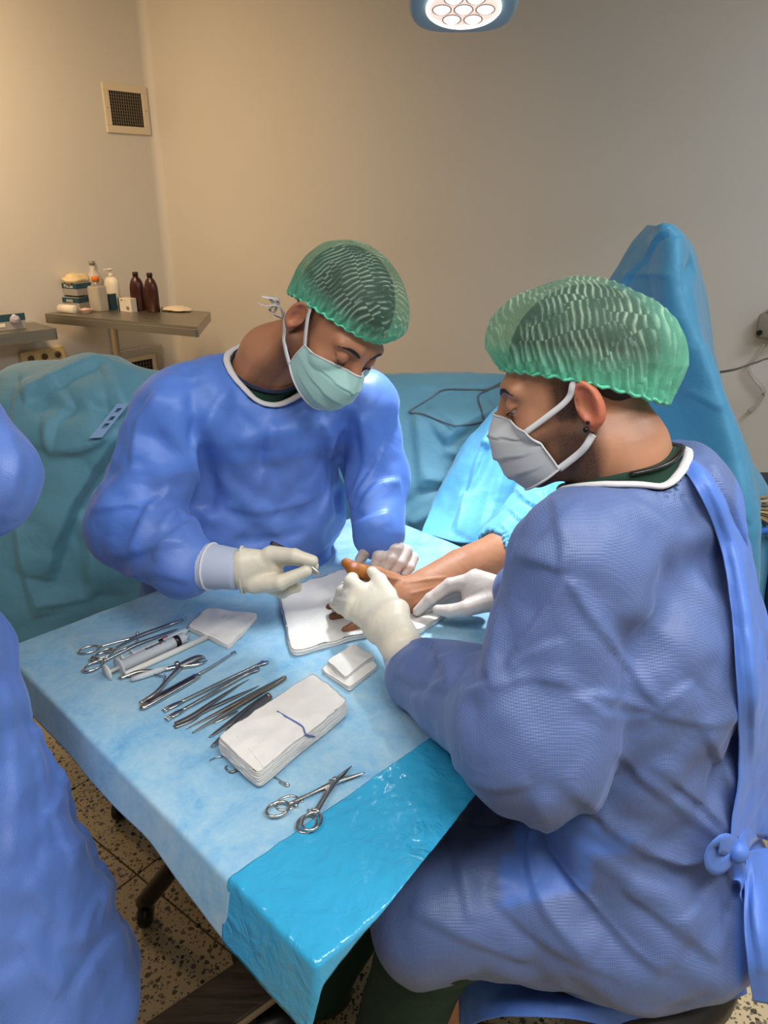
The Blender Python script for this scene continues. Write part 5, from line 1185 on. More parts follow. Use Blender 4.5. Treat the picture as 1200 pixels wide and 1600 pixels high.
def shoe(person, p, yaw, mat=None):
    R = rotz(yaw)
    V, F = sdf_mesh(lambda P: smax(smin(smin(d_ell(P, (0, -.10, .03), (.048, .10, .038)), d_ell(P, (0, .03, .04), (.038, .06, .05)), .03), d_cone(P, (0, .04, .05), (0, .045, .09), .036, .04), .02), .004 - P[:, 2], .004), (-.07, -.22, 0), (.07, .12, .15), .006)
    link_mesh('shoe', V @ R.T + p, F, mat or M_BLACK, person)
trousers(p3, [([A3(-.66, .92, .75), A3(-.60, .93, .42), A3(-.60, .94, .10)], [.085, .07, .058]), ([A3(-.74, .76, .75), A3(-.68, .74, .42), A3(-.68, .74, .10)], [.085, .07, .058])], M_SCRUB, (-1.0, .55, .0), (-.3, 1.15, .86))
shoe(p3, A3(-.58, .93, 0), math.pi / 2); shoe(p3, A3(-.66, .73, 0), math.pi / 2)
def stool(c, r, z, label):
    t = thing('stool', A3(c[0], c[1], 0), label, 'stool')
    V, F = lathe([(0, z), (r * .8, z), (r - .012, z - .006), (r, z - .022), (r, z - .055), (r - .012, z - .07), (0, z - .07)], 40, origin=A3(c[0], c[1], 0)); link_mesh('seat', V, F, M_BLACKSEAT, t)
    V, F = lathe([(0, z - .07), (.025, z - .07), (.025, z - .24), (.035, z - .25), (.035, .09), (.05, .085), (.05, .05), (0, .05)], 20, origin=A3(c[0], c[1], 0)); link_mesh('column', V, F, M_STEEL, t)
    for i in range(5):
        a = i * 2 * math.pi / 5 + .3; d = A3(math.cos(a), math.sin(a), 0); q = A3(c[0], c[1], 0)
        l = link_mesh('leg', *tube([q + d * .03 + A3(0, 0, .075), q + d * .16 + A3(0, 0, .075), q + d * .25 + A3(0, 0, .066)], [.018, .016, .013], 8, 8), M_BLACK, t)
        V, F = lathe([(0, -.012), (.024, -.012), (.026, 0), (.024, .012), (0, .012)], 16); link_mesh('caster', V @ rotz(a) .T @ np.eye(3) if False else (V @ np.array([[0, 0, 1], [1, 0, 0], [0, 1, 0.]]).T) @ rotz(a).T + q + d * .25 + A3(0, 0, .0265), F, M_BLACK, l)
stool((.40, .93), .19, .465, 'round dark brown stool under the right surgeon')
stool((-.36, 1.76), .17, .40, 'round stool under the left surgeon behind the table')
# right surgeon: legs
trousers(pR, [([hp + latR * .07 + A3(0, 0, -.02), kn_l + A3(.01, .0, -.03), A3(.0, .93, .10)], [.08, .076, .064]), ([hp - latR * .07 + A3(0, 0, -.02), kn_r + A3(0, 0, -.03), A3(-.02, 1.16, .30), A3(-.14, 1.08, .09)], [.08, .076, .07, .06])], M_SCRUB, (-.3, .6, .0), (.76, 1.4, .75))
shoe(pR, A3(-.02, .94, 0), -1.4); shoe(pR, A3(-.15, 1.08, 0), -1.2)
link_mesh('ankle', *tube([A3(.115, .98, .14), A3(.12, .98, .30)], [.038, .05], 16, 8), M_SKIN_R, pR)
trousers(pL, [([A3(-.36, 1.74, .48) + latL * .1, A3(-.22, 1.38, .46) + latL * .1, A3(-.18, 1.36, .10)], [.085, .075, .06]), ([A3(-.36, 1.74, .48) - latL * .1, A3(-.22, 1.38, .46) - latL * .12, A3(-.30, 1.36, .10)], [.085, .075, .06])], M_SCRUB, (-.65, 1.15, .0), (.12, 1.95, .65))
shoe(pL, A3(-.17, 1.34, 0), .25); shoe(pL, A3(-.31, 1.34, 0), .1)
# right surgeon: hanging gown flaps, back edge and tie bow
def ribbon(name, P, wdt, mat, parent, up, n=24, flat=.06): return link_mesh(name, *tube(P, wdt, 8, n, flat, up=up), mat, parent)
_gy = np.array([v.co[:] for v in gR.data.vertices]); _gu, _gv, _gd = project(_gy)
def gpt(u, v, off):
    """point above pixel u, v lifted off the right gown towards the viewer"""
    q = (_gu - u) ** 2 + (_gv - v) ** 2; m = np.nonzero(q < max(81, q.min() + 150))[0]
    return px(u, v, _gy[m[_gd[m].argmin()]][1] - off)
def flap(C, folds=(), n=(50, 40), name='gown_flap'):
    S = bez2([[gpt(*q) for q in r] for r in C], *n); V = S.reshape(-1, 3); F = grid_faces(*n)
    N = vnormals(V, F)
    if ((N * (A3(0, 0, CAM_H) - V)).sum(1) > 0).mean() < .5: F = F[:, ::-1]
    V = cloth_relief(V, F, (.003, 9), (.001, 24), 11); V = strokes(V, F, list(folds)) if folds else V
    o = link_mesh(name, V, F, M_GOWN, gR, attrs=dict(panel=np.zeros(len(V)))); m = o.modifiers.new('thick', 'SOLIDIFY'); m.thickness = .0015
    return o
flap([[(1044, 712, -.005), (1062, 708, .004), (1086, 708, -.03)], [(1084, 760, .005), (1108, 756, .012), (1130, 772, -.03)], [(1122, 850, .005), (1146, 846, .014), (1168, 852, -.03)], [(1142, 960, .005), (1166, 956, .016), (1186, 958, -.03)], [(1150, 1080, .005), (1176, 1076, .016), (1200, 1080, -.03)], [(1150, 1200, .004), (1182, 1196, .014), (1212, 1200, -.02)], [(1140, 1310, .004), (1175, 1306, .012), (1215, 1310, -.02)]],
     [([(1100, 750), (1140, 850), (1165, 1000), (1175, 1200)], .008, .006, 'f')], (90, 24))
flap([[(1163, 1330, .010), (1190, 1326, .016), (1225, 1330, .01)], [(1162, 1420, .012), (1192, 1416, .024), (1232, 1420, .02)], [(1166, 1500, .015), (1200, 1496, .03), (1242, 1500, .03)], [(1176, 1562, .02), (1208, 1566, .035), (1255, 1568, .035)]], [([(1172, 1340), (1178, 1430), (1188, 1520)], .01, .006, 'f')])
_px = px
def _fl(C, *a):
    S = bez2([[px(*q) for q in r] for r in C], 30, 90); V = cloth_relief(S.reshape(-1, 3), grid_faces(30, 90), (.003, 9), (.001, 24), 11); V = strokes(V, grid_faces(30, 90)[:, ::-1], list(a))
    o = link_mesh('gown_flap', V, grid_faces(30, 90), M_GOWN, gR, attrs=dict(panel=np.zeros(len(V)))); m = o.modifiers.new('thick', 'SOLIDIFY'); m.thickness = .0015
_fl([[(700, 1475, .90), (800, 1520, .86), (920, 1545, .82), (1040, 1530, .82), (1150, 1480, .86)], [(716, 1530, .88), (780, 1552, .83), (900, 1568, .78), (1030, 1562, .775), (1160, 1515, .82)], [(722, 1612, .85), (772, 1592, .80), (890, 1592, .765), (1020, 1604, .76), (1166, 1552, .80)]], ([(740, 1500), (745, 1550), (755, 1600)], .010, .008, 'f'))
bow = lambda P, w_, up: ribbon('tie', [gpt(*q) for q in P], w_, M_GOWN, gR, up)
bow([(1150, 1328, .012), (1130, 1318, .022), (1113, 1325, .018), (1114, 1345, .012), (1130, 1352, .012), (1152, 1332, .014)], .016, (.5, -.8, .1))
bow([(1150, 1325, .014), (1165, 1300, .022), (1190, 1285, .022), (1230, 1300, .02)], [.012, .024, .026, .026], (.1, -.8, .6)); bow([(1148, 1330, .014), (1156, 1370, .022), (1158, 1405, .022)], [.010, .012, .010], (.2, -1, 0))
link_mesh('tie', *lathe([(0, -.014), (.012, -.011), (.016, 0), (.012, .011), (0, .014)], 14, origin=gpt(1152, 1330, .02)), M_GOWN, gR)
# dark wood step by the stool
t = thing('step_stool', pz(320, 1560, 0), 'low dark wood-grain step with a pale edge at the bottom', 'step')
def m_wood():
    w_ = NT('dark_wood_grain'); co = w_.coord(); mp = w_.add('ShaderNodeMapping'); mp.inputs['Rotation'].default_value = (0, 0, -.78); mp.inputs['Scale'].default_value = (4, 60, 20); w_.link(co, mp.inputs[0])
    w_.base(w_.ramp(w_.noise(mp.outputs[0], 1.5, 5, .6, .6), [(.3, lin('#2c241e')), (.7, lin('#5b4c40'))])); w_.set(Roughness=.4); return w_.m
c = pz(330, 1540, .12); d = nrm((pz(425, 1553, .12) - pz(270, 1665, .12)) * A3(1, 1, 0)); RS = np.stack([d, A3(-d[1], d[0], 0), A3(0, 0, 1)], 1)
e0 = pz(425, 1556, .12)
link_mesh('tread', *box(-.30, .055, -.012, .66, .11, .024, .003, R=RS, origin=e0), m_wood(), t, smooth=False); link_mesh('edge_strip', *box(-.30, -.004, -.010, .66, .008, .012, .002, R=RS, origin=e0), plain('pale_edge', '#9a8768', .5), t, smooth=False)
for x in (-.55, -.05):
    for y in (.02, .09): link_mesh('leg', *box(x, y, -.072, .03, .03, .096, .003, R=RS, origin=e0), M_BLACK, t, smooth=False)
# ================================================================== THINGS ON THE TABLE
ZD = TZ + .0068      # drape surface
def tp(u, v, h=0): return pz(u, v, ZD + h)
def seg(pts, r, n=None, k=10, flat=1.0, up=(0, 0, 1), sq=False): return tube([tp(*p) for p in pts], r, k, n, flat, up, sq=sq)
def ring_px(u, v, ru, rv, ang, h, r=.0022):
    """finger ring: ellipse with semi-axes ru, rv (m) lying on the table, long axis turned by ang in the table plane"""
    c = tp(u, v, h); a = np.linspace(0, 2 * math.pi, 29)[:-1]; co, si = math.cos(ang), math.sin(ang)
    x = ru * np.cos(a); y = rv * np.sin(a); return tube(np.stack([c[0] + x * co - y * si, c[1] + x * si + y * co, np.full(28, c[2])], 1), r, 8, closed=True)
def pang(p, q): a = tp(*p); b = tp(*q); return math.atan2(b[1] - a[1], b[0] - a[0])
def clamp_tool(name, rA, rB, piv, tA, tB, label, cat, grp, mat, rr=(.0165, .0125), h=0.0, tipw=.0028, ratchet=True):
    """ring-handled instrument: arm from ring A crosses the pivot to tip A"""
    t = thing(name, tp(*piv, h), label, cat, grp)
    for (rg, tip, dh) in ((rA, tA, .0015), (rB, tB, .0045)):
        a = pang(rg, piv); H_ = h + dh
        c = tp(*rg, H_); e = c + (tp(*piv, H_) - c) * (rr[0] / np.linalg.norm(tp(*piv, H_) - c)); mid = (e + tp(*piv, H_)) / 2
        arm = link_mesh('arm', *tube([e, mid, tp(*piv, H_), tp(*piv, H_) * .35 + tp(*tip, H_) * .65, tp(*tip, h + .003)], [.0026, .0024, .0042, tipw, .0010], 10, 22, .7), mat, t)
        link_mesh('finger_ring', *ring_px(rg[0], rg[1], rr[0], rr[1], a, H_), mat, arm)
        if ratchet:
            p0 = e * .8 + mid * .2; oth = tp(*(rB if rg is rA else rA), H_); d = nrm(oth - p0)
            link_mesh('ratchet', *tube([p0, p0 + d * .010], .0022, 6, 4, .7), mat, arm)
    V, F = lathe([(0, -.001), (.0034, -.001), (.0034, .0075), (.0025, .0085), (0, .0085)], 12, origin=tp(*piv, h)); link_mesh('pivot', V, F, mat, t)
    return t
clamp_tool('haemostat', (434, 1264), (487, 1283), (523, 1222), (570, 1207), (549, 1197), 'upper of two crossed steel clamps lying on the film edge, rings nearest the camera', 'clamp', None, M_INSTR, h=.006)
clamp_tool('haemostat', (449, 1255), (479, 1287), (517, 1226), (561, 1210), (541, 1203), 'lower of two crossed steel clamps, under the other near the film edge', 'clamp', None, M_INSTR)
clamp_tool('surgical_scissors', (139, 1015), (163, 1021), (215, 994), (291, 966), (287, 968), 'long steel scissors at the far left corner of the instrument row', 'scissors', None, M_INSTR, rr=(.019, .011), tipw=.0040, ratchet=False, h=.001)
clamp_tool('needle_holder', (157, 1026), (146, 1041), (215, 1006), (279, 982), (276, 984), 'steel needle holder half under the large syringe', 'needle holder', None, M_INSTR, rr=(.019, .011), h=.001)
# syringes
def along(p, q, h):
    a = tp(*p, h); b = tp(*q, h); d = nrm(b - a); s = nrm(np.cross(d, (0, 0, 1))) ; R = np.stack([s, np.cross(d, s), d], 1); return a, b, np.linalg.norm(b - a), R
M_BARREL = m_clear('syringe_plastic', '#f2f4f5', .2, .35)
def syringe(p, q, r, label, plung, fl, word=None, red=False):
    a, b, L, R = along(p, q, r + .001); t = thing('syringe', a, label, 'syringe')
    link_mesh('barrel', *lathe([(r * .96, L * .14), (r * 1.7, L * .14), (r * 1.7, L * .155), (r, L * .16), (r, L * .93), (r * .35, L * .955), (r * .25, L), (0, L)], 24, a, R), M_BARREL, t)
    pl = link_mesh('plunger', *lathe([(0, 0), (r * 1.35, 0), (r * 1.35, L * .018), (r * .3, L * .025), (r * .3, L * plung), (0, L * plung)], 20, a, R), M_WHITEP, t)
    link_mesh('plunger_tip', *lathe([(0, L * plung), (r * 1.015, L * plung), (r * 1.015, L * (plung + .06)), (r * .4, L * (plung + .07)), (0, L * (plung + .07))], 20, a, R), M_BLACK, pl)
    if word: text_obj('handwriting', word, r * .95, (np.stack([-R[:, 2], nrm(np.cross(A3(0, 0, 1), -R[:, 2])), A3(0, 0, 1)], 1), a + R @ A3(0, 0, L * .58) + A3(0, 0, r + .0006)), M_INKB, t)
    if red: link_mesh('red_print', *box(0, 0, r + .0004, .004, .012, .0006, R=R[:, [0, 2, 1]] * (1, 1, -1), origin=a + R @ A3(0, 0, L * .62)), plain('red_print', '#b5232a', .5), t)
    return t
syringe((166, 1052), (296, 993), .0112, 'large syringe with handwriting and a black plunger tip among the instruments', .80, 1, 'Lidocaina')
syringe((190, 1030), (297, 983), .0058, 'thin syringe with a red mark behind the large syringe', .52, 1, None, True)
a, b, L, R = along((184, 1059), (322, 996), .0062); t = thing('marker_pen', a, 'white surgical marker pen with a green band beside the syringe', 'pen')
link_mesh('pen_body', *lathe([(0, .012), (.0045, .014), (.0056, .022), (.0058, L), (0, L)], 16, a, R), M_WHITEP, t); link_mesh('tip', *lathe([(0, 0), (.0012, .0005), (.0036, .014), (0, .014)], 12, a, R), M_GREYM, t)
link_mesh('print', *box(0, .0058, L * .55, .002, .0008, .014, R=R, origin=a), M_INKB, t)
a, b, L, R = along((205, 1062), (262, 1043), .0075); t = thing('needle_sheath', a, 'clear needle sheath with a green hub beside the nippers', 'needle')
link_mesh('cover', *lathe([(0, 0), (.0035, 0), (.0055, L * .3), (.0055, L * .7), (.003, L), (0, L)], 14, a, R), M_BARREL, t); link_mesh('hub', *lathe([(0, L * .3), (.0046, L * .32), (.0046, L * .62), (0, L * .64)], 12, a, R), plain('green_hub', '#3fae86', .4), t)
# nippers
t = thing('bone_nippers', tp(278, 1042), 'steel spring-handled nippers with open curved handles', 'nippers')
link_mesh('handle', *seg([(187, 1060, .004), (215, 1050, .006), (250, 1047, .006), (278, 1041, .005)], [.0042, .0045, .0040, .0050], 22, 10, .8), M_INSTR, t)
link_mesh('handle', *seg([(219, 1099, .004), (243, 1083, .006), (262, 1062, .006), (281, 1043, .005)], [.0042, .0045, .0042, .0055], 22, 10, .8), M_INSTR, t)
link_mesh('jaw', *seg([(274, 1044, .005), (298, 1033, .006), (312, 1027, .006), (321, 1028, .004)], [.0062, .0085, .0060, .0012], 20, 10, .7), M_INSTRD, t); link_mesh('jaw', *seg([(278, 1042, .004), (300, 1039, .004), (315, 1036, .004), (324, 1031, .003)], [.0055, .0065, .0040, .0010], 20, 10, .7), M_INSTR, t)
link_mesh('leaf_spring', *seg([(196, 1058, .005), (230, 1052, .006), (252, 1056, .006), (258, 1054, .006)], [.0016, .0016, .0014, .0012], 20, 6, .6), M_INSTRD, t); link_mesh('leaf_spring', *seg([(226, 1093, .005), (250, 1074, .006), (259, 1056, .006)], [.0016, .0015, .0012], 20, 6, .6), M_INSTRD, t)
V, F = lathe([(0, 0), (.005, 0), (.005, .010), (.004, .0115), (0, .0115)], 14, origin=tp(277, 1043)); link_mesh('pivot_screw', V, F, M_INSTR, t)
# elevator with a broad flat handle
t = thing('periosteal_elevator', tp(260, 1080), 'steel elevator with a broad ribbed handle and thin shaft', 'elevator')
link_mesh('handle', *seg([(221, 1104, .005), (232, 1099, .005), (300, 1061, .005), (311, 1053, .005)], [.0075, .0095, .0085, .0040], 24, 12, .55), M_INSTR, t); link_mesh('grip_plate', *seg([(231, 1097, .0105), (303, 1057, .0095)], [.0062, .0052], 4, 8, .12), m_steel('dark_grip', '#6c6672', .4), t)
link_mesh('shaft', *seg([(308, 1055, .005), (340, 1036, .005), (362, 1021, .005)], [.0030, .0022, .0018], 14), M_INSTR, t); link_mesh('hook', *seg([(360, 1022, .005), (366, 1018, .006), (369, 1021, .009)], [.0018, .0016, .0008], 8, 6), M_INSTRD, t)
# retractors
def retractor(p, q, label, dz=0):
    t = thing('rake_retractor', tp(*p), label, 'retractor', None)
    P, Q = np.array(p, float), np.array(q, float); L = lambda f, h: tuple(P + (Q - P) * f) + (h + dz,)
    link_mesh('shaft', *seg([L(.16, .004), L(.3, .005), L(.55, .006), L(.8, .006), L(.94, .006)], [.0034, .0034, .0040, .0034, .0036], 22, 10, .75), M_INSTR, t)
    link_mesh('fork_plate', *seg([L(.02, .004), L(.1, .0045), L(.18, .004)], [.0058, .0060, .0034], 10, 8, .3), M_INSTR, t)
    d = nrm(tp(*p) - tp(*q)); s = np.cross(d, (0, 0, 1.))
    for k in (-1, 0, 1):
        b0 = tp(*L(.03, .0045)) + s * k * .0046; link_mesh('prong', *tube([b0, b0 + d * .008, b0 + d * .010 + A3(0, 0, -.002), b0 + d * .010 + A3(0, 0, -.0042)], [.0014, .0013, .0011, .0007], 6, 10), M_INSTR, t)
    e0 = tp(*L(.92, .006)); link_mesh('blade', *tube([e0, e0 - d * .012, e0 - d * .019 + A3(0, 0, -.0005), e0 - d * .021 + s * .006 + A3(0, 0, -.004)], [.0034, .0060, .0072, .0040], 10, 12, .22), M_INSTR, t)
retractor((259, 1108), (413, 1034), 'upper of the pair of steel rake retractors beside the elevator')
retractor((264, 1121), (398, 1046), 'lower of the pair of steel rake retractors beside the elevator')
tag(link_mesh('dissector', *seg([(274, 1131, .003), (300, 1118, .004), (335, 1095, .004), (372, 1071, .003), (389, 1061, .003)], [.0050, .0048, .0042, .0020, .0006], 26, 8, .35), M_INSTRD), 'flat grey steel dissector with a thin point under the retractors', 'dissector')
tag(link_mesh('flat_dissector', *seg([(272, 1136, .003), (298, 1125, .003), (318, 1112, .003), (360, 1092, .003), (393, 1077, .003), (405, 1071, .002)], [.0046, .0058, .0036, .0042, .0018, .0005], 28, 8, .35), M_INSTRD), 'grey knife-shaped dissector between the retractors and the gold forceps', 'dissector')
# gold-toned toothed forceps, two legs
def forceps(name, tail, tipA, tipB, label, mat, wide, h=.0, thick=.3, teeth=True, split=.12):
    t = thing(name, tp(*tail), label, 'forceps', None); T_ = np.array(tail, float)
    for tip, dh in ((tipA, .0030), (tipB, .0085)):
        Q = np.array(tip, float); L = lambda f, x=0: tuple(T_ + (Q - T_) * f) + (h + dh * (0.9 - .35 * abs(f - .5)),)
        lg = link_mesh('leg', *seg([L(0), L(.06), L(.3), L(.55), L(.8), L(1)], [wide * .7, wide, wide * 1.05, wide * .8, wide * .5, wide * .22], 26, 8, thick), mat, t)
        if teeth: link_mesh('tooth', *seg([L(.97), L(1.0), tuple(Q + (Q - T_) * .02) + (h + .001,)], [.0012, .0010, .0005], 6, 6), mat, lg)
    link_mesh('tail', *seg([tuple(T_) + (h + .0055,), tuple(T_ + (np.array(tipA) - T_) * .035) + (h + .0055,)], [wide * .7, wide * .8], 4, 10, .9), mat, t)
forceps('toothed_forceps', (446, 1058), (293, 1138), (303, 1143), 'long warm-toned toothed forceps in the middle of the row', M_INSTRG, .0050, thick=.5)
forceps('adson_forceps', (421, 1087), (328, 1151), (331, 1165), 'short broad grey forceps with fine tips beside the gauze stack', M_INSTRD, .0092, h=.001, thick=.22)
forceps('fine_forceps', (468, 1069), (375, 1138), (379, 1140), 'slim dark forceps running under the gauze stack', M_INSTRD, .0040, thick=.4, teeth=False)
tag(link_mesh('steel_probe', *seg([(334, 1130, .002), (352, 1121, .003), (371, 1111, .002)], [.0012, .0028, .0020], 14, 8, .5), M_INSTR), 'short steel probe between two forceps', 'probe')
t = thing('skin_hook', tp(345, 1190), 'steel hook poking out from the near end of the gauze stack', 'hook'); link_mesh('shaft', *seg([(395, 1160, .002), (350, 1180, .002), (335, 1184, .002)], [.0016, .0014, .0010], 14, 8), M_INSTR, t); link_mesh('prong', *seg([(336, 1184, .002), (329, 1187, .003), (327, 1190, .004)], [.0010, .0009, .0005], 8, 6), M_INSTR, t)
t = thing('skin_hook', tp(362, 1205), 'dark clip end poking out under the near corner of the gauze stack', 'hook'); link_mesh('shaft', *seg([(400, 1180, .002), (368, 1204, .002), (358, 1206, .002)], [.0018, .0024, .0018], 12, 8), M_INSTRD, t); link_mesh('prong', *seg([(358, 1206, .002), (352, 1199, .003), (356, 1196, .003)], [.0014, .0012, .0008], 8, 6), M_INSTRD, t)
t = thing('steel_loop', tp(440, 1222), 'small steel loop poking out right of the gauze stack', 'loop'); link_mesh('shaft', *seg([(415, 1205, .002), (434, 1217, .002), (450, 1226, .002)], [.0010, .0010, .0016], 12, 6), M_INSTR, t); link_mesh('end_ball', *seg([(436, 1222, .002), (447, 1228, .003), (452, 1226, .003)], [.0009, .0012, .0018], 8, 6), M_INSTR, t)
# gauze
def m_gauze():
    t = NT('white_gauze'); co = t.coord(); t.base(t.mix(t.noise(co, 30, 4), lin('#ece7df'), lin('#dcd6cc'))); t.base(t.mix(t.attr('stain'), t.mix(t.noise(co, 30, 4), lin('#ebe6de'), lin('#ddd7cd')), lin('#d89a92')))
    t.set(Roughness=.9, Sheen_Weight=.3); w1 = t.add('ShaderNodeTexVoronoi'); w1.inputs['Scale'].default_value = 620; t.link(co, w1.inputs['Vector']); t.bump(t.math('ADD', t.math('MULTIPLY', w1.outputs['Distance'], .25), t.noise(co, 60, 4)), .4, .002); return t.m
M_GAUZE = m_gauze(); M_THREAD = plain('blue_thread', '#5a6fae', .8)
def nrm_rows(A): return A / (np.linalg.norm(A, axis=1)[:, None] + 1e-9)
def gauze(name, corners, thick, layers, label, cat='gauze', base=0.0, rc=.10, stain=None, wob=.0030, seed=0, dome=.003, grp=None, zf=None):
    Q = np.array([tp(*c_) for c_ in corners]); M = 96; s = np.linspace(0, 4, M, endpoint=False); out = []
    i = s.astype(int); f = s - i; per = Q[i] * (1 - f)[:, None] + Q[(i + 1) % 4] * f[:, None]; cen = Q.mean(0)
    for _ in range(max(1, int(rc * 40))): per = per * .5 + (np.roll(per, 1, 0) + np.roll(per, -1, 0)) * .25
    per = per + nrm_rows(per - cen) * (.0035 * perlin(np.c_[per[:, :2] * 22, np.full(M, seed * 5.1)]) + .0015 * perlin(np.c_[per[:, :2] * 70, np.full(M, seed)]))[:, None]
    rings = []; L = 2 * layers + 1
    sub = max(2 * layers * 2, 4)
    for k in range(sub + 1):
        z = thick * k / sub; w_ = (.5 - .5 * math.cos(2 * math.pi * layers * k / sub)) * .0018
        rnd = .0015 * (1 - math.sqrt(max(0, 1 - (2 * k / sub - 1) ** 2)))
        d = (per - cen); n_ = np.linalg.norm(d, axis=1)[:, None]; jig = .0012 * perlin(np.c_[per[:, :2] * 40, np.full(M, k * .7 + seed)])[:, None] * min(layers, 3)
        rings.append(cen + d / n_ * (n_ + w_ - .0018 - rnd * 2.4 + jig) + A3(0, 0, z))
    top = []
    for q in (.985, .95, .88, .78, .66, .52, .38, .22, .08): top.append(cen + (per - cen) * q + A3(0, 0, thick + dome * (1 - q ** 2)))
    V = np.concatenate(rings + top); nr = len(rings) + len(top)
    up = np.clip((V[:, 2] - ZD) / max(thick, 1e-4), 0, 1); V[:, 2] += up * wob * (ridged(np.c_[V[:, :2] * 16, np.full(len(V), seed * 3.3)]) + .6 * perlin(np.c_[V[:, :2] * 50, np.full(len(V), seed)])) + base
    if zf is not None: V[:, 2] += zf(V)
    F = [(a_ * M + j, a_ * M + (j + 1) % M, (a_ + 1) * M + (j + 1) % M, (a_ + 1) * M + j) for a_ in range(nr - 1) for j in range(M)] + [tuple(range((nr - 1) * M, nr * M)), tuple(range(M))[::-1]]
    n0 = np.cross(Q[1] - Q[0], Q[2] - Q[1])[2]
    if n0 < 0: F = [f_[::-1] for f_ in F]
    stv = np.zeros(len(V))
    if stain is not None:
        c_ = tp(*stain[:2], thick); stv = np.clip((stain[2] - np.linalg.norm(V[:, :2] - c_[:2], axis=1) - .003 * perlin(V * 90)) / .004, 0, 1) * .8
    o = link_mesh(name, V, F, M_GAUZE, None, attrs=dict(stain=stv)); tag(o, label, cat, grp); return o
gauze('gauze_pad', [(292, 986), (324, 956), (406, 966), (358, 1018)], .008, 2, 'small gauze swab with a pink stain by the syringe tips', stain=(350, 966, .006), seed=1, base=0.0)
gauze('gauze_pad', [(434, 930), (548, 893), (640, 980), (455, 1030)], .009, 2, 'large flat gauze pad under the patient\'s fingers', seed=2, wob=.0042)
gauze('gauze_pad', [(600, 985), (668, 925), (742, 935), (655, 995)], .010, 2, 'gauze pad under the forearm below the resting gloved hand', seed=3)
gauze('gauze_pad', [(500, 1052), (553, 1018), (592, 1046), (546, 1082)], .007, 2, 'lower layer of the small folded swab beside the large pad', seed=4)
gauze('gauze_pad', [(510, 1046), (553, 1019), (586, 1038), (540, 1072)], .009, 2, 'upper layer of the small folded swab beside the large pad', seed=5, base=.007)
gst = gauze('gauze_stack', [(340, 1180), (490, 1076), (546, 1120), (404, 1240)], .026, 7, 'thick stack of folded white gauze with a blue thread across it', seed=6, wob=.0042, dome=.003, rc=.06, base=.004)
thr = drop([gst], [(437, 1106), (452, 1115), (470, 1131), (484, 1146), (497, 1150)], .0008); link_mesh('blue_thread', *tube(thr, .0013, 6, 24), M_THREAD, gst)
sm = drop([gst], [(365, 1148), (385, 1165), (405, 1190), (415, 1204)], .0002); link_mesh('fold_line', *tube(sm, .0008, 6, 24), M_GAUZE, gst)
# scalpel in the left surgeon's hand
t = thing('scalpel', px(460, 868, 1.235), 'steel scalpel pinched in the left surgeon\'s gloved hand', 'scalpel')
sA, sB, sC, sD = px(423, 848, 1.27), px(452, 862, 1.25), px(478, 882, 1.240), px(502, 900, 1.236)
link_mesh('handle', *tube([sA, sB, sC], [.0040, .0042, .0034], 10, 16, .45, up=(0, -.8, .6)), m_steel('dark_handle', '#77726c', .35), t); link_mesh('blade', *tube([sC - (sD - sC) * .1, sC * .6 + sD * .4, sC * .2 + sD * .8, sD], [.0030, .0052, .0042, .0005], 8, 12, .15, up=(0, -.8, .6)), M_INSTR, t)
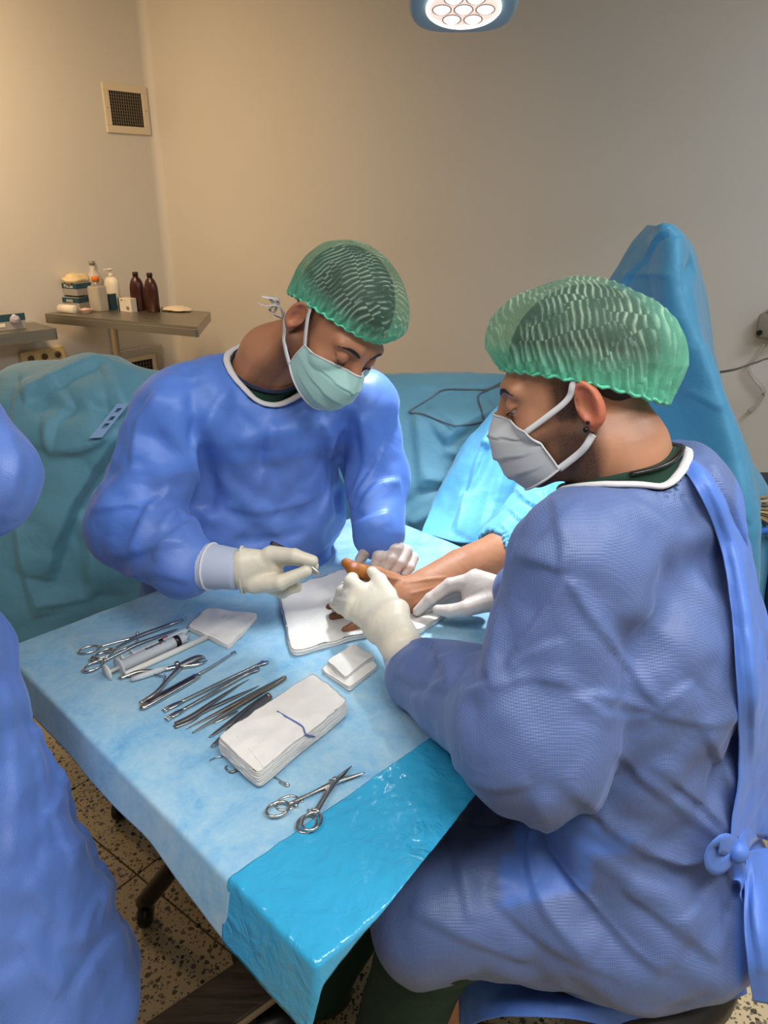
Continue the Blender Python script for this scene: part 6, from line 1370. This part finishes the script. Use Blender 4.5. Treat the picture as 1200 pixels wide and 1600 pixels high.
# ================================================================== SURGICAL LAMP
d = nrm(np.array(LAMP_AIM - LAMP)); c = np.array(LAMP) - d * .0
lx = nrm(np.cross(d, (0, 0, 1.))); ly = np.cross(lx, d); RL_ = np.stack([lx, ly, -d], 1) if np.linalg.det(np.stack([lx, ly, -d], 1)) > 0 else np.stack([-lx, ly, -d], 1)
lm = thing('surgical_lamp', c, 'surgical ceiling lamp head with lit lens cluster at the top edge', 'lamp')
def rsq(w_, n=48, p=3.2):
    a = np.linspace(0, 2 * math.pi, n, endpoint=False); r = w_ / (abs(np.cos(a)) ** p + abs(np.sin(a)) ** p) ** (1 / p); return np.stack([r * np.cos(a), r * np.sin(a)], 1)
def loft_rings(levels, n=48):
    V = []; 
    for w_, z in levels: q = rsq(w_, n); V.append(np.c_[q, np.full(n, z)])
    F = [(i * n + j, i * n + (j + 1) % n, (i + 1) * n + (j + 1) % n, (i + 1) * n + j) for i in range(len(levels) - 1) for j in range(n)] + [tuple(range((len(levels) - 1) * n, len(levels) * n)), tuple(range(n))[::-1]]
    return np.concatenate(V), F
PL = lambda P: (np.asarray(P[0]) @ RL_.T + c, P[1])
link_mesh('housing', *PL(loft_rings([(.100, .004), (.112, .006), (.118, .016), (.116, .04), (.09, .065), (.05, .078)])), plain('blue_grey_housing', '#8fb0c4', .4), lm)
def m_emit(name, col, s):
    t = NT(name); t.set(Base_Color=(.9, .9, .9, 1), Roughness=.2); t.b.inputs['Emission Color'].default_value = col; t.b.inputs['Emission Strength'].default_value = s; return t.m
link_mesh('light_face', *PL(lathe([(0, -.002), (.074, -.002), (.078, 0), (.078, .006), (0, .006)], 40)), m_emit('warm_lit_face', lin('#ffd9c4'), .75), lm)
link_mesh('rim', *PL(tube([(.079 * math.cos(a), .079 * math.sin(a), -.001) for a in np.linspace(0, 2 * math.pi, 49)[:-1]], .003, 8, closed=True)), m_emit('lit_rim', lin('#fff1d8'), 2.2), lm)
M_LENS = m_emit('lit_lens', lin('#fff0e6'), 1.6)
for i in range(7):
    a = i * math.pi / 3; r = 0 if i == 6 else .047; o_ = A3(r * math.cos(a), r * math.sin(a), 0)
    ln = link_mesh('lens', *PL(lathe([(0, -.010), (.006, -.0095), (.014, -.006), (.019, -.001), (0, -.001)], 20, origin=o_)), M_LENS, lm)
    link_mesh('lens_ring', *PL(tube([tuple(o_ + A3(.020 * math.cos(q), .020 * math.sin(q), -.002)) for q in np.linspace(0, 2 * math.pi, 25)[:-1]], .0018, 6, closed=True)), plain('lens_bezel', '#c9b0a4', .4), ln)
top = c - d * .075; link_mesh('arm', *tube([top, top + A3(.02, .05, .12), top + A3(.10, .10, .30), A3(top[0] + .12, top[1] + .10, 2.69)], [.022, .02, .02, .02], 12, 30), M_WHITEP, lm)
V, F = lathe([(0, 2.64), (.07, 2.64), (.09, 2.66), (.09, 2.70), (0, 2.70)], 24, origin=A3(top[0] + .12, top[1] + .10, 0)); link_mesh('ceiling_mount', V, F, M_WHITEP, lm)
